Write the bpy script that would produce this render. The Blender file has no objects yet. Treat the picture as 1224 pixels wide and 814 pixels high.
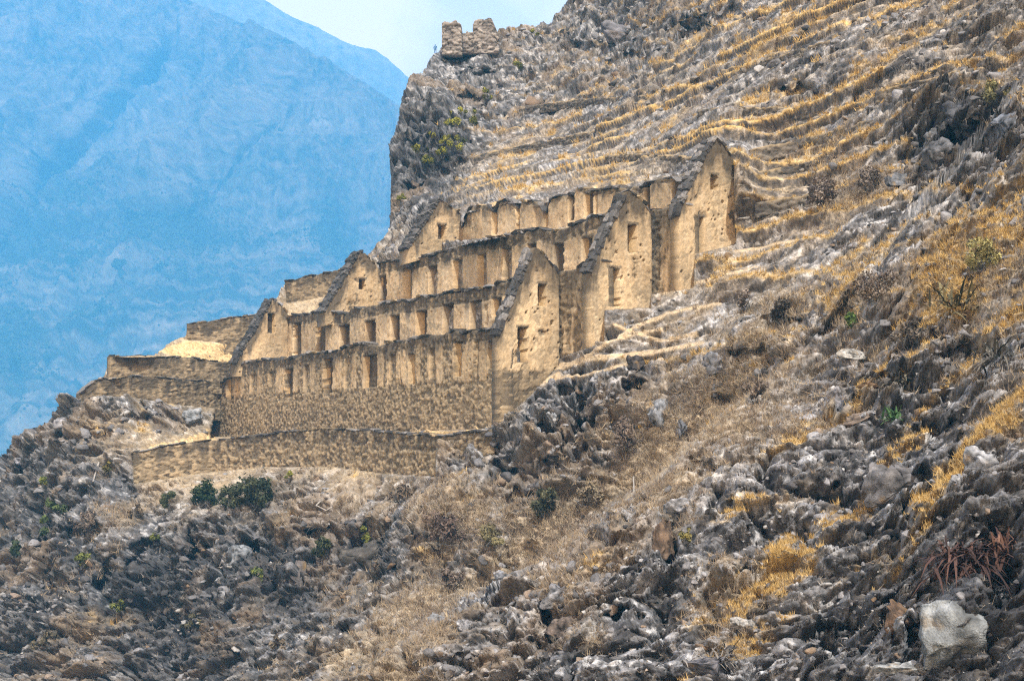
import bpy, bmesh, math, random
import numpy as np
from mathutils import Vector, Matrix, Euler

random.seed(7)
R = np.random.default_rng(7)
S = bpy.context.scene
COL = S.collection

# ------------------------------------------------------------------ camera, sky, sun, exposure
F, CX, CY, HORIZON = 1700.0, 612.0, 407.0, 510.0
PITCH = math.atan((HORIZON - CY) / F)
cam_d = bpy.data.cameras.new("camera")
cam = bpy.data.objects.new("camera", cam_d)
COL.objects.link(cam)
cam_d.sensor_width = 36.0
cam_d.lens = 36.0 * F / 1224.0
cam_d.clip_start = 0.5
cam_d.clip_end = 30000
cam.rotation_euler = (math.pi / 2 + PITCH, 0, 0)
S.camera = cam

SUN_EL, SUN_AZ = math.radians(52), math.radians(170)     # azimuth clockwise from +Y (view direction)
SUN_STRENGTH, SKY_STRENGTH = 5.0, 0.10
W = bpy.data.worlds.new("World")
S.world = W
W.use_nodes = True
nt = W.node_tree
bg = nt.nodes["Background"]
sky = nt.nodes.new("ShaderNodeTexSky")
sky.sky_type = 'NISHITA'
sky.sun_disc = False
sky.sun_elevation = SUN_EL
sky.sun_rotation = SUN_AZ
tc = nt.nodes.new("ShaderNodeTexCoord")
cn = nt.nodes.new("ShaderNodeTexNoise")
cn.inputs["Scale"].default_value = 2.6
cn.inputs["Detail"].default_value = 7
cn.inputs["Roughness"].default_value = 0.55
cr = nt.nodes.new("ShaderNodeMapRange")
cr.inputs["From Min"].default_value = 0.38
cr.inputs["From Max"].default_value = 0.60
cr.inputs["To Min"].default_value = 0.1
cr.inputs["To Max"].default_value = 1.0
cm = nt.nodes.new("ShaderNodeMix")
cm.data_type = 'RGBA'
cm.inputs[7].default_value = (23.0, 16.0, 10.0, 1)          # thin bright cloud
nt.links.new(tc.outputs["Generated"], cn.inputs["Vector"])
nt.links.new(cn.outputs["Fac"], cr.inputs["Value"])
sx = nt.nodes.new("ShaderNodeSeparateXYZ")                # cloud thickens towards the horizon
hz = nt.nodes.new("ShaderNodeMapRange")
hz.inputs["From Min"].default_value = 0.62
hz.inputs["From Max"].default_value = 0.22
hz.inputs["To Min"].default_value = 0.0
hz.inputs["To Max"].default_value = 0.75
ad = nt.nodes.new("ShaderNodeMath")
ad.operation = 'ADD'
ad.use_clamp = True
nt.links.new(tc.outputs["Generated"], sx.inputs["Vector"])
nt.links.new(sx.outputs["Z"], hz.inputs["Value"])
nt.links.new(hz.outputs["Result"], ad.inputs[0])
nt.links.new(cr.outputs["Result"], ad.inputs[1])
nt.links.new(ad.outputs["Value"], cm.inputs["Factor"])
nt.links.new(sky.outputs["Color"], cm.inputs[6])
nt.links.new(cm.outputs[2], bg.inputs["Color"])
bg.inputs["Strength"].default_value = SKY_STRENGTH
sun_d = bpy.data.lights.new("sun", 'SUN')
sun_d.energy = SUN_STRENGTH
sun_d.angle = math.radians(1.0)
sun_d.color = (1.0, 0.95, 0.86)
sun = bpy.data.objects.new("sun", sun_d)
COL.objects.link(sun)
_tosun = Vector((math.cos(SUN_EL) * math.sin(SUN_AZ), math.cos(SUN_EL) * math.cos(SUN_AZ), math.sin(SUN_EL)))
sun.rotation_euler = _tosun.to_track_quat('Z', 'Y').to_euler()
S.view_settings.view_transform = 'Standard'
S.view_settings.look = 'None'
S.view_settings.exposure = 0.58
S.view_settings.gamma = 1.0
S.cycles.volume_bounces = 3
S.cycles.use_denoising = False          # keeps the grain of stone and grass that the denoiser smears
S.cycles.filter_width = 1.2
S.cycles.diffuse_bounces = 3
S.cycles.sample_clamp_indirect = 4.0

# ------------------------------------------------------------------ numeric helpers
CA, SA = math.cos(PITCH), math.sin(PITCH)


def ray(px, py):
    """direction through a picture point, scaled to run 1 m along +Y"""
    X = (np.asarray(px, float) - CX) / F
    Y = -(np.asarray(py, float) - CY) / F
    dy = CA - Y * SA
    dz = SA + Y * CA
    return np.stack([X / dy, np.ones_like(X * dy), dz / dy], -1)


def at(px, py, D):
    return ray(px, py) * np.asarray(D, float)[..., None]


def project(P):
    x, y, z = P[..., 0], P[..., 1], P[..., 2]
    f = y * CA + z * SA
    u = -y * SA + z * CA
    return CX + F * x / f, CY - F * u / f


def hsh(ix, iy, iz, seed):
    with np.errstate(over='ignore'):
        h = (ix.astype(np.int64).astype(np.uint32) * np.uint32(374761393)
             + iy.astype(np.int64).astype(np.uint32) * np.uint32(668265263)
             + iz.astype(np.int64).astype(np.uint32) * np.uint32(2147483647)
             + np.uint32(seed * 974711 + 1013))
        h = (h ^ (h >> np.uint32(13))) * np.uint32(1274126177)
        h = (h ^ (h >> np.uint32(16))) * np.uint32(2246822519)
        return h ^ (h >> np.uint32(13))


def u01(h):
    return (h & np.uint32(0xFFFFFF)).astype(np.float32) / 16777216.0


def vnoise(P, seed=0):
    """smooth value noise, -1..1"""
    P = np.asarray(P, np.float32)
    I = np.floor(P).astype(np.int64)
    f = P - I
    f = f * f * f * (f * (f * 6 - 15) + 10)
    out = 0
    for dx in (0, 1):
        wx = f[..., 0] if dx else 1 - f[..., 0]
        for dy in (0, 1):
            wy = f[..., 1] if dy else 1 - f[..., 1]
            for dz in (0, 1):
                wz = f[..., 2] if dz else 1 - f[..., 2]
                out = out + u01(hsh(I[..., 0] + dx, I[..., 1] + dy, I[..., 2] + dz, seed)) * (wx * wy * wz)
    return out * 2 - 1


def fbm(P, octv=4, seed=0, gain=0.5, ridge=False):
    a, s, t = 1.0, 0.0, 0.0
    P = np.asarray(P, np.float32)
    for o in range(octv):
        n = vnoise(P, seed + o * 17)
        if ridge:
            n = 1 - 2 * np.abs(n)
        s = s + a * n
        t += a
        a *= gain
        P = P * 2.03 + 11.3
    return s / t


def worley(P, seed=0, jit=0.9):
    """returns F1, F2, random value of the nearest cell and a tilted facet through it"""
    P = np.asarray(P, np.float32)
    B = np.floor(P - 0.5).astype(np.int64)
    F1 = np.full(P.shape[:-1], 9.0, np.float32)
    F2 = F1.copy()
    H = np.zeros(F1.shape, np.uint32)
    DX, DY, DZ = np.zeros_like(F1), np.zeros_like(F1), np.zeros_like(F1)
    for dx in (0, 1):
        for dy in (0, 1):
            for dz in (0, 1):
                cx, cy, cz = B[..., 0] + dx, B[..., 1] + dy, B[..., 2] + dz
                h = hsh(cx, cy, cz, seed)
                ex = P[..., 0] - cx - .5 - ((h & np.uint32(1023)).astype(np.float32) / 1023 - .5) * jit
                ey = P[..., 1] - cy - .5 - (((h >> np.uint32(10)) & np.uint32(1023)).astype(np.float32) / 1023 - .5) * jit
                ez = P[..., 2] - cz - .5 - (((h >> np.uint32(20)) & np.uint32(1023)).astype(np.float32) / 1023 - .5) * jit
                d = np.sqrt(ex * ex + ey * ey + ez * ez)
                near = d < F1
                F2 = np.where(near, F1, np.minimum(F2, d))
                H = np.where(near, h, H)
                DX, DY, DZ = np.where(near, ex, DX), np.where(near, ey, DY), np.where(near, ez, DZ)
                F1 = np.where(near, d, F1)
    g = H * np.uint32(2654435761)
    g = g ^ (g >> np.uint32(15))
    r = [((g >> np.uint32(k)) & np.uint32(255)).astype(np.float32) / 127.5 - 1 for k in (0, 8, 16)]
    facet = DX * r[0] + DY * r[1] + DZ * r[2]
    ID = u01((H ^ (H >> np.uint32(11))) * np.uint32(40503))
    return F1, F2, ID, facet


def sstep(x, a, b):
    t = np.clip((x - a) / (b - a), 0, 1)
    return t * t * (3 - 2 * t)


def mix(a, b, t):
    t = np.asarray(t)[..., None]
    return np.asarray(a) * (1 - t) + np.asarray(b) * t


def inside(poly, px, py):
    r = np.zeros(px.shape, bool)
    n = len(poly)
    for i in range(n):
        (x0, y0), (x1, y1) = poly[i], poly[(i + 1) % n]
        if y0 == y1:
            continue
        c = ((y0 > py) != (y1 > py)) & (px < (x1 - x0) * (py - y0) / (y1 - y0) + x0)
        r ^= c
    return r


def near_line(line, px, py):
    """distance to a polyline and the nearest point on it"""
    best = np.full(px.shape, 1e9, np.float32)
    qx = np.zeros_like(best)
    qy = np.zeros_like(best)
    for (x0, y0), (x1, y1) in zip(line[:-1], line[1:]):
        dx, dy = x1 - x0, y1 - y0
        t = np.clip(((px - x0) * dx + (py - y0) * dy) / (dx * dx + dy * dy), 0, 1)
        ax, ay = x0 + t * dx, y0 + t * dy
        d = np.hypot(px - ax, py - ay)
        m = d < best
        best = np.where(m, d, best)
        qx = np.where(m, ax, qx)
        qy = np.where(m, ay, qy)
    return best, qx, qy


# ------------------------------------------------------------------ object helpers
def mesh_from(name, V, faces, color=None, smooth=True):
    """faces: int array (n,3) or (n,4)"""
    me = bpy.data.meshes.new(name)
    V = np.asarray(V, np.float32)
    faces = np.asarray(faces, np.int32)
    n, k = faces.shape
    me.vertices.add(len(V))
    me.vertices.foreach_set("co", V.ravel())
    me.loops.add(n * k)
    me.loops.foreach_set("vertex_index", faces.ravel())
    me.polygons.add(n)
    me.polygons.foreach_set("loop_start", np.arange(0, n * k, k, dtype=np.int32))
    me.update(calc_edges=True)
    if smooth:
        me.polygons.foreach_set("use_smooth", np.ones(n, bool))
    if color is not None:
        ca = me.color_attributes.new("tint", 'FLOAT_COLOR', 'POINT')
        c4 = np.ones((len(V), 4), np.float32)
        c4[:, :3] = np.clip(color, 0.004, 0.9)
        ca.data.foreach_set("color", c4.ravel())
    return me


def world_of(o):
    if o.parent is None:
        return o.matrix_basis.copy()
    return world_of(o.parent) @ o.matrix_parent_inverse @ o.matrix_basis


def obj(name, me, mat=None, parent=None):
    o = bpy.data.objects.new(name, me)
    COL.objects.link(o)
    if mat is not None:
        me.materials.clear()
        me.materials.append(mat)
    if parent is not None:
        o.parent = parent
        o.matrix_parent_inverse = world_of(parent).inverted()
    return o


def tag(o, label=None, cat=None, group=None, kind=None):
    if label:
        o["label"] = label
    if cat:
        o["category"] = cat
    if group:
        o["group"] = group
    if kind:
        o["kind"] = kind
    return o


def empty(name, loc, label, cat, group=None):
    o = bpy.data.objects.new(name, None)
    COL.objects.link(o)
    o.location = loc
    return tag(o, label, cat, group)


def tint_material(name, scale=6.0, var=0.35, bump=0.5, dist=0.06, rough=0.9, fine=40.0, tone=1.0):
    m = bpy.data.materials.new(name)
    m.use_nodes = True
    t = m.node_tree
    b = t.nodes["Principled BSDF"]
    b.inputs["Roughness"].default_value = rough
    b.inputs["Specular IOR Level"].default_value = 0.25
    at_ = t.nodes.new("ShaderNodeAttribute")
    at_.attribute_name = "tint"
    geo = t.nodes.new("ShaderNodeNewGeometry")
    n1 = t.nodes.new("ShaderNodeTexNoise")
    n1.inputs["Scale"].default_value = scale
    n1.inputs["Detail"].default_value = 8
    n1.inputs["Roughness"].default_value = 0.7
    mr = t.nodes.new("ShaderNodeMapRange")
    mr.inputs["From Min"].default_value = 0.25
    mr.inputs["From Max"].default_value = 0.75
    mr.inputs["To Min"].default_value = (1 - var) * tone
    mr.inputs["To Max"].default_value = (1 + var) * tone
    mul = t.nodes.new("ShaderNodeVectorMath")
    mul.operation = 'SCALE'
    t.links.new(geo.outputs["Position"], n1.inputs["Vector"])
    t.links.new(n1.outputs["Fac"], mr.inputs["Value"])
    t.links.new(at_.outputs["Color"], mul.inputs[0])
    t.links.new(mr.outputs["Result"], mul.inputs["Scale"])
    t.links.new(mul.outputs["Vector"], b.inputs["Base Color"])
    if bump > 0:
        n2 = t.nodes.new("ShaderNodeTexNoise")
        n2.inputs["Scale"].default_value = fine
        n2.inputs["Detail"].default_value = 5
        t.links.new(geo.outputs["Position"], n2.inputs["Vector"])
        bp = t.nodes.new("ShaderNodeBump")
        bp.inputs["Strength"].default_value = bump
        bp.inputs["Distance"].default_value = dist
        t.links.new(n2.outputs["Fac"], bp.inputs["Height"])
        t.links.new(bp.outputs["Normal"], b.inputs["Normal"])
    return m


M_ROCK = tint_material("hillside_rock", 4.0, 0.75, 0.7, 0.10, 0.92, 9.0, 0.86)
M_WALL = tint_material("mud_and_stone", 5.0, 0.40, 0.6, 0.05, 0.95, 14.0, 0.80)
M_FAR = tint_material("far_slope", 0.02, 0.35, 0.0)
M_LEAF = tint_material("leaf", 8.0, 0.3, 0.0, 0.0, 0.8, 40.0, 0.8)
M_GRASS = tint_material("dry_grass", 8.0, 0.25, 0.0, 0.0, 0.9, 40.0, 0.72)
M_STONE = tint_material("loose_stone", 6.0, 0.55, 0.8, 0.06, 0.9, 18.0, 0.80)

# ------------------------------------------------------------------ lay-out of the ruin
ANG = math.radians(29.0)
DV = np.array([-math.sin(ANG), math.cos(ANG), 0.0])      # along the terraces, away from the viewer
PV = np.array([math.cos(ANG), math.sin(ANG), 0.0])       # into the hill
ZV = np.array([0, 0, 1.0])
O = at(598, 512, 100.0)
O[2] = 0.0
S2, S3, S4 = 5.0, 10.0, 14.5                             # distance of the long walls into the hill


def depth_on(px, py, A, n):
    return (A @ n) / (ray(px, py) @ n)


def on_long(px, py, s):
    """picture point -> (distance along DV, height) on the long wall s"""
    A = O + PV * s
    Q = at(px, py, depth_on(px, py, A, PV))
    return (Q - O) @ DV, Q[..., 2]


def on_gable(px, py, t):
    A = O + DV * t
    Q = at(px, py, depth_on(px, py, A, DV))
    return (Q - O) @ PV, Q[..., 2]


W1_POLY = [(250, 523), (262, 470), (283, 437), (348, 428), (441, 412), (538, 399), (603, 393), (601, 512)]
W2_POLY = [(340, 432), (348, 378), (398, 374), (489, 360), (617, 333), (712, 314), (716, 330), (712, 412), (640, 440), (603, 398), (441, 415)]
W3_POLY = [(440, 365), (450, 317), (556, 293), (645, 274), (709, 261), (824, 247), (826, 345), (780, 352), (716, 318), (617, 337), (489, 364)]
W4_POLY = [(550, 288), (556, 256), (606, 244), (650, 244), (698, 228), (742, 226), (816, 212), (824, 250), (709, 265), (645, 278)]
G1_POLY = [(597, 505), (600, 390), (637, 300), (655, 304), (663, 323), (668, 437), (630, 478)]
G2_POLY = [(706, 409), (712, 316), (749, 232), (763, 236), (775, 252), (779, 368), (722, 371), (722, 408)]
G3_POLY = [(812, 346), (814, 247), (855, 167), (878, 195), (879, 292), (832, 304), (829, 345)]
L1_POLY = [(283, 434), (326, 363), (345, 381), (346, 430)]
L2_POLY = [(390, 374), (431, 304), (448, 318), (456, 361)]
L3_POLY = [(489, 300), (526, 243), (548, 254), (556, 285)]
R_POLY = [(160, 579), (158, 543), (200, 533), (256, 527), (312, 521), (384, 513), (441, 516), (499, 521), (522, 523), (521, 570), (456, 566), (398, 558), (312, 558), (240, 566)]
T1_POLY = [(122, 452), (132, 427), (180, 427), (229, 429), (286, 437), (282, 455), (180, 450)]
T2_POLY = [(98, 482), (95, 470), (116, 455), (166, 450), (266, 458), (262, 488), (213, 484), (156, 475)]
T3_POLY = [(220, 406), (224, 389), (276, 381), (312, 377), (318, 390), (292, 411)]
T4_POLY = [(342, 363), (341, 338), (380, 329), (411, 324), (412, 350), (360, 360)]


def DL(s):
    return lambda x, y: depth_on(x, y, O + PV * s, PV)


def DG(t):
    return lambda x, y: depth_on(x, y, O + DV * t, DV)


def DI(pts):
    xs, ds = zip(*pts)
    return lambda x, y: np.interp(x, xs, ds)


R_DEPTH = [(158, 136.0), (256, 137.5), (312, 132.0), (384, 123.0), (441, 114.5), (522, 103.0), (580, 98.0)]
T1_DEPTH = [(120, 149.0), (230, 154.0), (290, 157.5)]
T2_DEPTH = [(90, 145.0), (200, 150.5), (270, 157.0)]
T3_DEPTH = [(218, 158.0), (318, 159.0)]
T4_DEPTH = [(338, 168.0), (415, 166.0)]
CLAMPS = [(W4_POLY, DL(S4)), (W3_POLY, DL(S3)), (W2_POLY, DL(S2)), (W1_POLY, DL(0)),
          (G1_POLY, DG(0)), (G2_POLY, DG(-5.4)), (G3_POLY, DG(-8.6)),
          (L1_POLY, DG(57)), (L2_POLY, DG(44)), (L3_POLY, DG(34.5)),
          (R_POLY, DI(R_DEPTH)), (T1_POLY, DI(T1_DEPTH)), (T2_POLY, DI(T2_DEPTH)), (T3_POLY, DI(T3_DEPTH)), (T4_POLY, DI(T4_DEPTH))]

# ------------------------------------------------------------------ the hillside: one sheet
# control points: picture point and distance (m); the sheet through them is a smooth thin-plate surface
CTRL_BACK = [
    # crag and skyline
    (530, 56, 213), (570, 52, 214), (640, 38, 216), (690, 0, 214), (500, 88, 201), (476, 120, 192), (468, 175, 183), (466, 235, 177), (466, 278, 172),
    (540, 120, 193), (560, 165, 183), (540, 200, 174), (530, 228, 166), (620, 110, 196), (620, 180, 172), (580, 222, 156),
    (760, -80, 212), (900, -80, 180), (1050, -80, 140), (1230, -80, 112), (1340, -80, 98), (720, 60, 192), (800, 20, 178),
    (700, 140, 170), (800, 110, 150), (900, 100, 124), (1000, 40, 118), (1100, 20, 108), (1230, 0, 98), (1340, 100, 78),
    (700, 190, 150), (800, 170, 126), (900, 180, 109), (1000, 150, 103), (1100, 120, 94), (1140, 160, 86), (1224, 160, 80),
    (556, 250, 139), (606, 240, 131), (650, 240, 126), (698, 224, 120), (742, 222, 115), (816, 207, 108), (850, 200, 102), (882, 192, 99), (884, 250, 98), (884, 296, 97),
    (950, 250, 95), (1000, 220, 95), (1080, 250, 84), (1224, 260, 70), (1340, 260, 62),
    (840, 312, 95.3), (870, 300, 96), (830, 346, 94.5), (780, 352, 96.5), (850, 340, 92), (900, 320, 91), (950, 300, 89),
    (775, 372, 95), (735, 378, 95), (712, 414, 94.5), (740, 400, 93.5), (800, 380, 92), (850, 380, 88), (900, 370, 84),
    (620, 441, 99.3), (668, 438, 99), (640, 470, 98), (690, 425, 97), (600, 508, 98.6), (700, 440, 95), (760, 425, 92), (830, 412, 87),
    (900, 400, 80), (980, 370, 76), (1050, 320, 76), (1100, 350, 68), (1224, 350, 60), (1340, 350, 54),
    # knoll between the ruin and the gully
    (650, 500, 94), (700, 480, 92), (740, 460, 90), (600, 540, 95.5), (560, 545, 100), (650, 560, 90), (700, 530, 89), (580, 590, 92), (540, 600, 93.5), (730, 520, 90),
    # gully
    (860, 470, 83), (800, 530, 86), (740, 580, 87), (680, 640, 86), (620, 670, 86), (550, 700, 85), (480, 760, 80), (420, 814, 75), (380, 900, 68), (600, 640, 88),
    (760, 640, 84), (700, 720, 80), (600, 800, 74), (700, 900, 68), (900, 560, 80), (1000, 500, 76), (900, 800, 65), (1340, 600, 55), (1340, 900, 50),
    # ground under and left of the walls
    (252, 525, 148.5), (300, 521, 146), (384, 513, 131), (441, 514, 122.5), (499, 518, 111.5), (560, 517, 103), (590, 515, 99.6),
    (165, 538, 136.5), (210, 526, 141), (245, 522, 147),
    (160, 583, 133), (240, 568, 134), (312, 561, 129.5), (398, 560, 119), (456, 570, 110), (515, 574, 100.7), (525, 545, 100.5),
    (540, 522, 103.5), (575, 518, 100.5),
    (0, 565, 150), (30, 530, 148), (60, 506, 147), (98, 486, 143), (156, 480, 143), (213, 489, 150), (255, 492, 153.5),
    (150, 510, 139), (100, 520, 140), (100, 560, 134), (40, 600, 136), (-100, 620, 156), (-100, 720, 140), (0, 700, 126), (0, 814, 112), (-100, 900, 112), (0, 900, 100),
    (150, 620, 125), (150, 680, 120), (150, 760, 111), (150, 900, 92), (300, 598, 120), (240, 640, 117.5), (300, 690, 112.5), (300, 760, 103), (300, 900, 82),
    (400, 596, 112), (380, 640, 109), (450, 640, 102), (500, 620, 97), (430, 700, 99), (500, 660, 93), (380, 770, 91), (250, 810, 99),
    # left terraces and slopes above them
    (122, 455, 147), (180, 452, 150.5), (270, 458, 157.5), (132, 424, 150), (180, 425, 151), (229, 426, 155), (280, 434, 158),
    (190, 416, 154), (219, 408, 156.5), (292, 413, 160.5), (224, 386, 160), (276, 379, 160.5), (312, 374, 160.5), (330, 360, 163),
    (342, 366, 165), (400, 368, 158), (341, 335, 171), (411, 322, 169), (430, 308, 168), (460, 290, 170), (480, 300, 160), (500, 270, 160), (530, 238, 158),
]
CTRL_FORE = [
    (400, 840, 62), (440, 800, 63), (500, 750, 64), (560, 715, 65), (620, 680, 66), (680, 640, 66.5), (740, 605, 67), (800, 560, 67.5), (850, 510, 69), (900, 470, 71), (960, 420, 74), (1000, 380, 76.5),
    (600, 760, 60), (520, 800, 59), (700, 700, 59.5), (760, 660, 60), (850, 600, 60), (900, 540, 63), (1000, 450, 69), (1050, 400, 70), (1100, 350, 68.5), (1224, 350, 60), (1340, 350, 54),
    (700, 814, 51), (800, 740, 52.5), (900, 660, 54), (1000, 560, 58), (1100, 470, 59), (1224, 440, 54), (1340, 440, 48),
    (900, 814, 45.5), (950, 740, 48), (1050, 640, 51), (1120, 560, 52), (1224, 560, 47), (1340, 560, 42),
    (1050, 814, 41), (1130, 720, 42.5), (1100, 660, 46.5), (1170, 630, 45), (1224, 680, 42), (1224, 814, 37), (1340, 814, 33), (1340, 700, 38), (1140, 780, 40),
    (500, 910, 52), (700, 910, 46), (900, 910, 41), (1100, 910, 36), (1340, 910, 30),
]
for _px in (900, 1200, 1500, 1850, 2250):                  # beyond the frame the hill runs on as one even slope
    for _py in ((-330,) if _px < 1400 else (-330, -80, 150, 400, 650, 900)):
        _d = 47.9 / max(0.875 * (_px - CX) / F + 0.485 - (HORIZON - _py) / F, 0.16)
        CTRL_BACK.append((_px, _py, _d * (0.95 if _py < 300 else 0.88)))
        if _px > 1400 and _py > 0:
            CTRL_FORE.append((_px, _py, _d * 0.80))
RIDGE = [(-400, 1400), (330, 910), (400, 838), (440, 802), (500, 755), (560, 718), (620, 684), (680, 640), (740, 602), (800, 556), (850, 508), (900, 466), (960, 414), (1010, 360), (1060, 300), (1100, 240), (1500, -200)]
SKYLINE = [(-160, 690), (-120, 655), (-60, 600), (0, 557), (12, 540), (30, 524), (60, 503), (95, 480), (97, 466), (117, 452), (124, 450), (132, 427), (185, 424), (205, 410), (222, 402), (225, 388), (309, 375), (334, 358),
           (341, 338), (411, 322), (432, 306), (446, 298), (466, 279), (468, 235), (469, 175), (480, 124), (497, 99), (508, 84), (519, 68), (528, 57), (552, 52), (594, 50), (612, 43), (640, 39),
           (660, 29), (673, 18), (685, 0), (720, -55), (760, -140), (840, -420)]


def tps_fit(pts, lam=1e-3):
    P = np.array(pts, float)
    X = P[:, :2] / 100.0
    y = np.log(P[:, 2])
    d = np.sqrt(((X[:, None] - X[None]) ** 2).sum(-1))
    K = np.where(d > 0, d * d * np.log(np.maximum(d, 1e-9)), 0) + lam * np.eye(len(X))
    Q = np.hstack([np.ones((len(X), 1)), X])
    A = np.block([[K, Q], [Q.T, np.zeros((3, 3))]])
    w = np.linalg.solve(A, np.concatenate([y, np.zeros(3)]))

    def f(px, py):
        out = np.empty(px.size)
        a = np.stack([px.ravel(), py.ravel()], -1) / 100.0
        for i in range(0, len(a), 20000):
            b = a[i:i + 20000]
            dd = np.sqrt(((b[:, None] - X[None]) ** 2).sum(-1))
            kk = np.where(dd > 0, dd * dd * np.log(np.maximum(dd, 1e-9)), 0)
            out[i:i + 20000] = kk @ w[:len(X)] + w[len(X)] + b @ w[len(X) + 1:]
        return np.exp(out).reshape(px.shape)
    return f


def upsample(f, px, py, step=6.0):
    """evaluate f on a coarse grid and interpolate"""
    x0, x1, y0, y1 = px.min() - step, px.max() + step, py.min() - step, py.max() + step
    gx = np.arange(x0, x1 + step * 2, step)
    gy = np.arange(y0, y1 + step * 2, step)
    G = f(*np.meshgrid(gx, gy))
    u, v = (px - x0) / step, (py - y0) / step
    i, j = u.astype(int), v.astype(int)
    fu, fv = u - i, v - j
    if G.ndim == 3:
        fu, fv = fu[..., None], fv[..., None]
    return (G[j, i] * (1 - fu) + G[j, i + 1] * fu) * (1 - fv) + (G[j + 1, i] * (1 - fu) + G[j + 1, i + 1] * fu) * fv


# look of the ground by place: strata, scrub, ochre grass, rock darkening, relief, pale soil
LOOK = [
    (530, 150, 0, .1, .05, .9, 1.0, 0), (490, 200, 0, .0, .0, .7, .9, 0), (580, 80, 0, .1, .1, .3, .75, 0), (580, 130, .1, .1, .1, .3, .7, 0), (530, 80, 0, .1, .05, .2, .7, 0), (620, 90, .2, .1, .2, .15, .9, 0), (700, 60, .2, .1, .2, .3, 1, 0), (780, 30, .3, .1, .3, .5, 1, 0), (600, 190, .9, .1, .5, .05, .35, .3), (700, 170, 1, .1, .6, .15, .45, .2),
    (850, 120, 1, .1, .6, .2, .55, 0), (950, 60, 1, .1, .7, .4, .7, 0), (1100, 60, .8, .2, .65, .45, .8, 0), (950, 180, 1, .1, .75, .2, .5, .1), (1000, 230, .5, .7, .4, .25, .5, 0), (1140, 150, 0, .1, .1, 1, 1.6, 0),
    (1200, 90, .3, .2, .6, .4, .9, 0), (1150, 240, .2, .2, .75, .2, .8, 0), (950, 290, .6, .2, .6, .1, .5, .2), (1050, 300, .2, .3, .55, .1, .7, 0), (900, 350, .6, .3, .5, .1, .45, .3), (1000, 360, .1, .6, .45, .4, .7, 0),
    (1150, 330, 0, .6, .5, .5, .8, 0), (850, 480, 0, 1, .2, 0, .25, .2), (890, 460, 0, .8, .3, .1, .4, .1), (780, 560, 0, 1, .1, 0, .25, .3), (650, 640, 0, 1, .1, .1, .3, 0), (500, 725, 0, 1, .2, .1, .3, .1),
    (560, 620, 0, .9, .05, .3, .4, 0), (680, 500, 0, .1, .15, .5, 1.3, 0), (640, 560, 0, .3, .1, .5, 1.1, 0), (720, 440, .1, .2, .4, .4, .7, .3), (830, 400, .4, .3, .5, .1, .4, .4), (1080, 440, 0, .4, .15, .8, 1.2, 0),
    (1010, 440, 0, .5, .2, .2, .8, 0), (930, 420, 0, .7, .4, .1, .5, 0), (900, 600, 0, .1, .35, .2, 1, 0), (760, 680, 0, .1, .1, .3, 1.1, 0), (600, 760, 0, .1, .1, .2, 1.1, 0), (860, 770, 0, .4, .75, .2, .8, 0),
    (1000, 640, 0, .1, .45, .3, 1, 0), (1100, 540, 0, .2, .85, .3, .9, 0), (1180, 500, 0, .4, .4, .3, .8, 0), (1160, 700, 0, .1, .1, .9, 1.3, 0), (1020, 760, 0, .1, .4, .5, 1.2, 0), (940, 700, 0, .3, .7, .2, .8, 0),
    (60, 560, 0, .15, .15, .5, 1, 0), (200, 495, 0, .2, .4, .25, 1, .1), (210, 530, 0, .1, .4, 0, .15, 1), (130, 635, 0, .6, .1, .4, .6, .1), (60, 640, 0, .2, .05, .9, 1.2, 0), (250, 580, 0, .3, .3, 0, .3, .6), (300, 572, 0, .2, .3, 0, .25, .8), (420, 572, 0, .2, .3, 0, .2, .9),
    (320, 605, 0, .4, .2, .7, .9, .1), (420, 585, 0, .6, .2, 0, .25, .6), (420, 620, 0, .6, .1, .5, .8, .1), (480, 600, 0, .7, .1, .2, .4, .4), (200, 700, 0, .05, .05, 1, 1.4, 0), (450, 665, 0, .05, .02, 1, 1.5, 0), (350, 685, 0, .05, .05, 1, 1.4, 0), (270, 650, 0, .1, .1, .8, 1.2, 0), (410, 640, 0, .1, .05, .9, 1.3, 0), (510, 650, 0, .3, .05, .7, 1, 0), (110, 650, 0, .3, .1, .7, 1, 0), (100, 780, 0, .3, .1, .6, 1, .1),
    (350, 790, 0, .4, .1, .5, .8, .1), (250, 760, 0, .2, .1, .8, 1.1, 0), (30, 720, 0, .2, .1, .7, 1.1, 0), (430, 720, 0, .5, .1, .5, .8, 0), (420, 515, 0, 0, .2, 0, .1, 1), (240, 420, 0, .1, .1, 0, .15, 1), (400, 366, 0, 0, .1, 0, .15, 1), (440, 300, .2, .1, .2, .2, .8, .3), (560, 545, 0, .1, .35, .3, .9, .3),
]


def look_field(px, py):
    L = np.array(LOOK, float)
    num, den = 0, 0
    for r in L:
        w = 1.0 / (((px - r[0]) ** 2 + (py - r[1]) ** 2) + 900.0) ** 1.7
        num = num + w[..., None] * r[2:]
        den = den + w
    return num / den[..., None]


gx = np.concatenate([np.arange(-70, 1296, 1.6), 1296 + np.cumsum(np.linspace(2, 22, 70))])     # fine where the view looks, coarse beyond it
gy = np.concatenate([-40 - np.cumsum(np.linspace(2, 14, 24))[::-1], np.arange(-40, 900, 1.2)])
PX, PY = np.meshgrid(gx, gy)
GH, GW = PX.shape
# wobble the sheet's lines so that they do not follow the picture grid
sky_d, qx, qy = near_line(SKYLINE, PX, PY)
out = inside(SKYLINE + [(-400, -400), (-400, 690)], PX, PY)
sky_d = np.where(out, -sky_d, sky_d)
PXc = np.where(out, qx, PX)
PYc = np.where(out, qy, PY)


def depth_all(px, py):
    m = sstep((py - np.interp(px, *zip(*RIDGE))) * 0.72, -3, 7)
    return np.exp(np.log(upsample(D_BACK, px, py)) * (1 - m) + np.log(upsample(D_FORE, px, py)) * m), m


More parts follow.
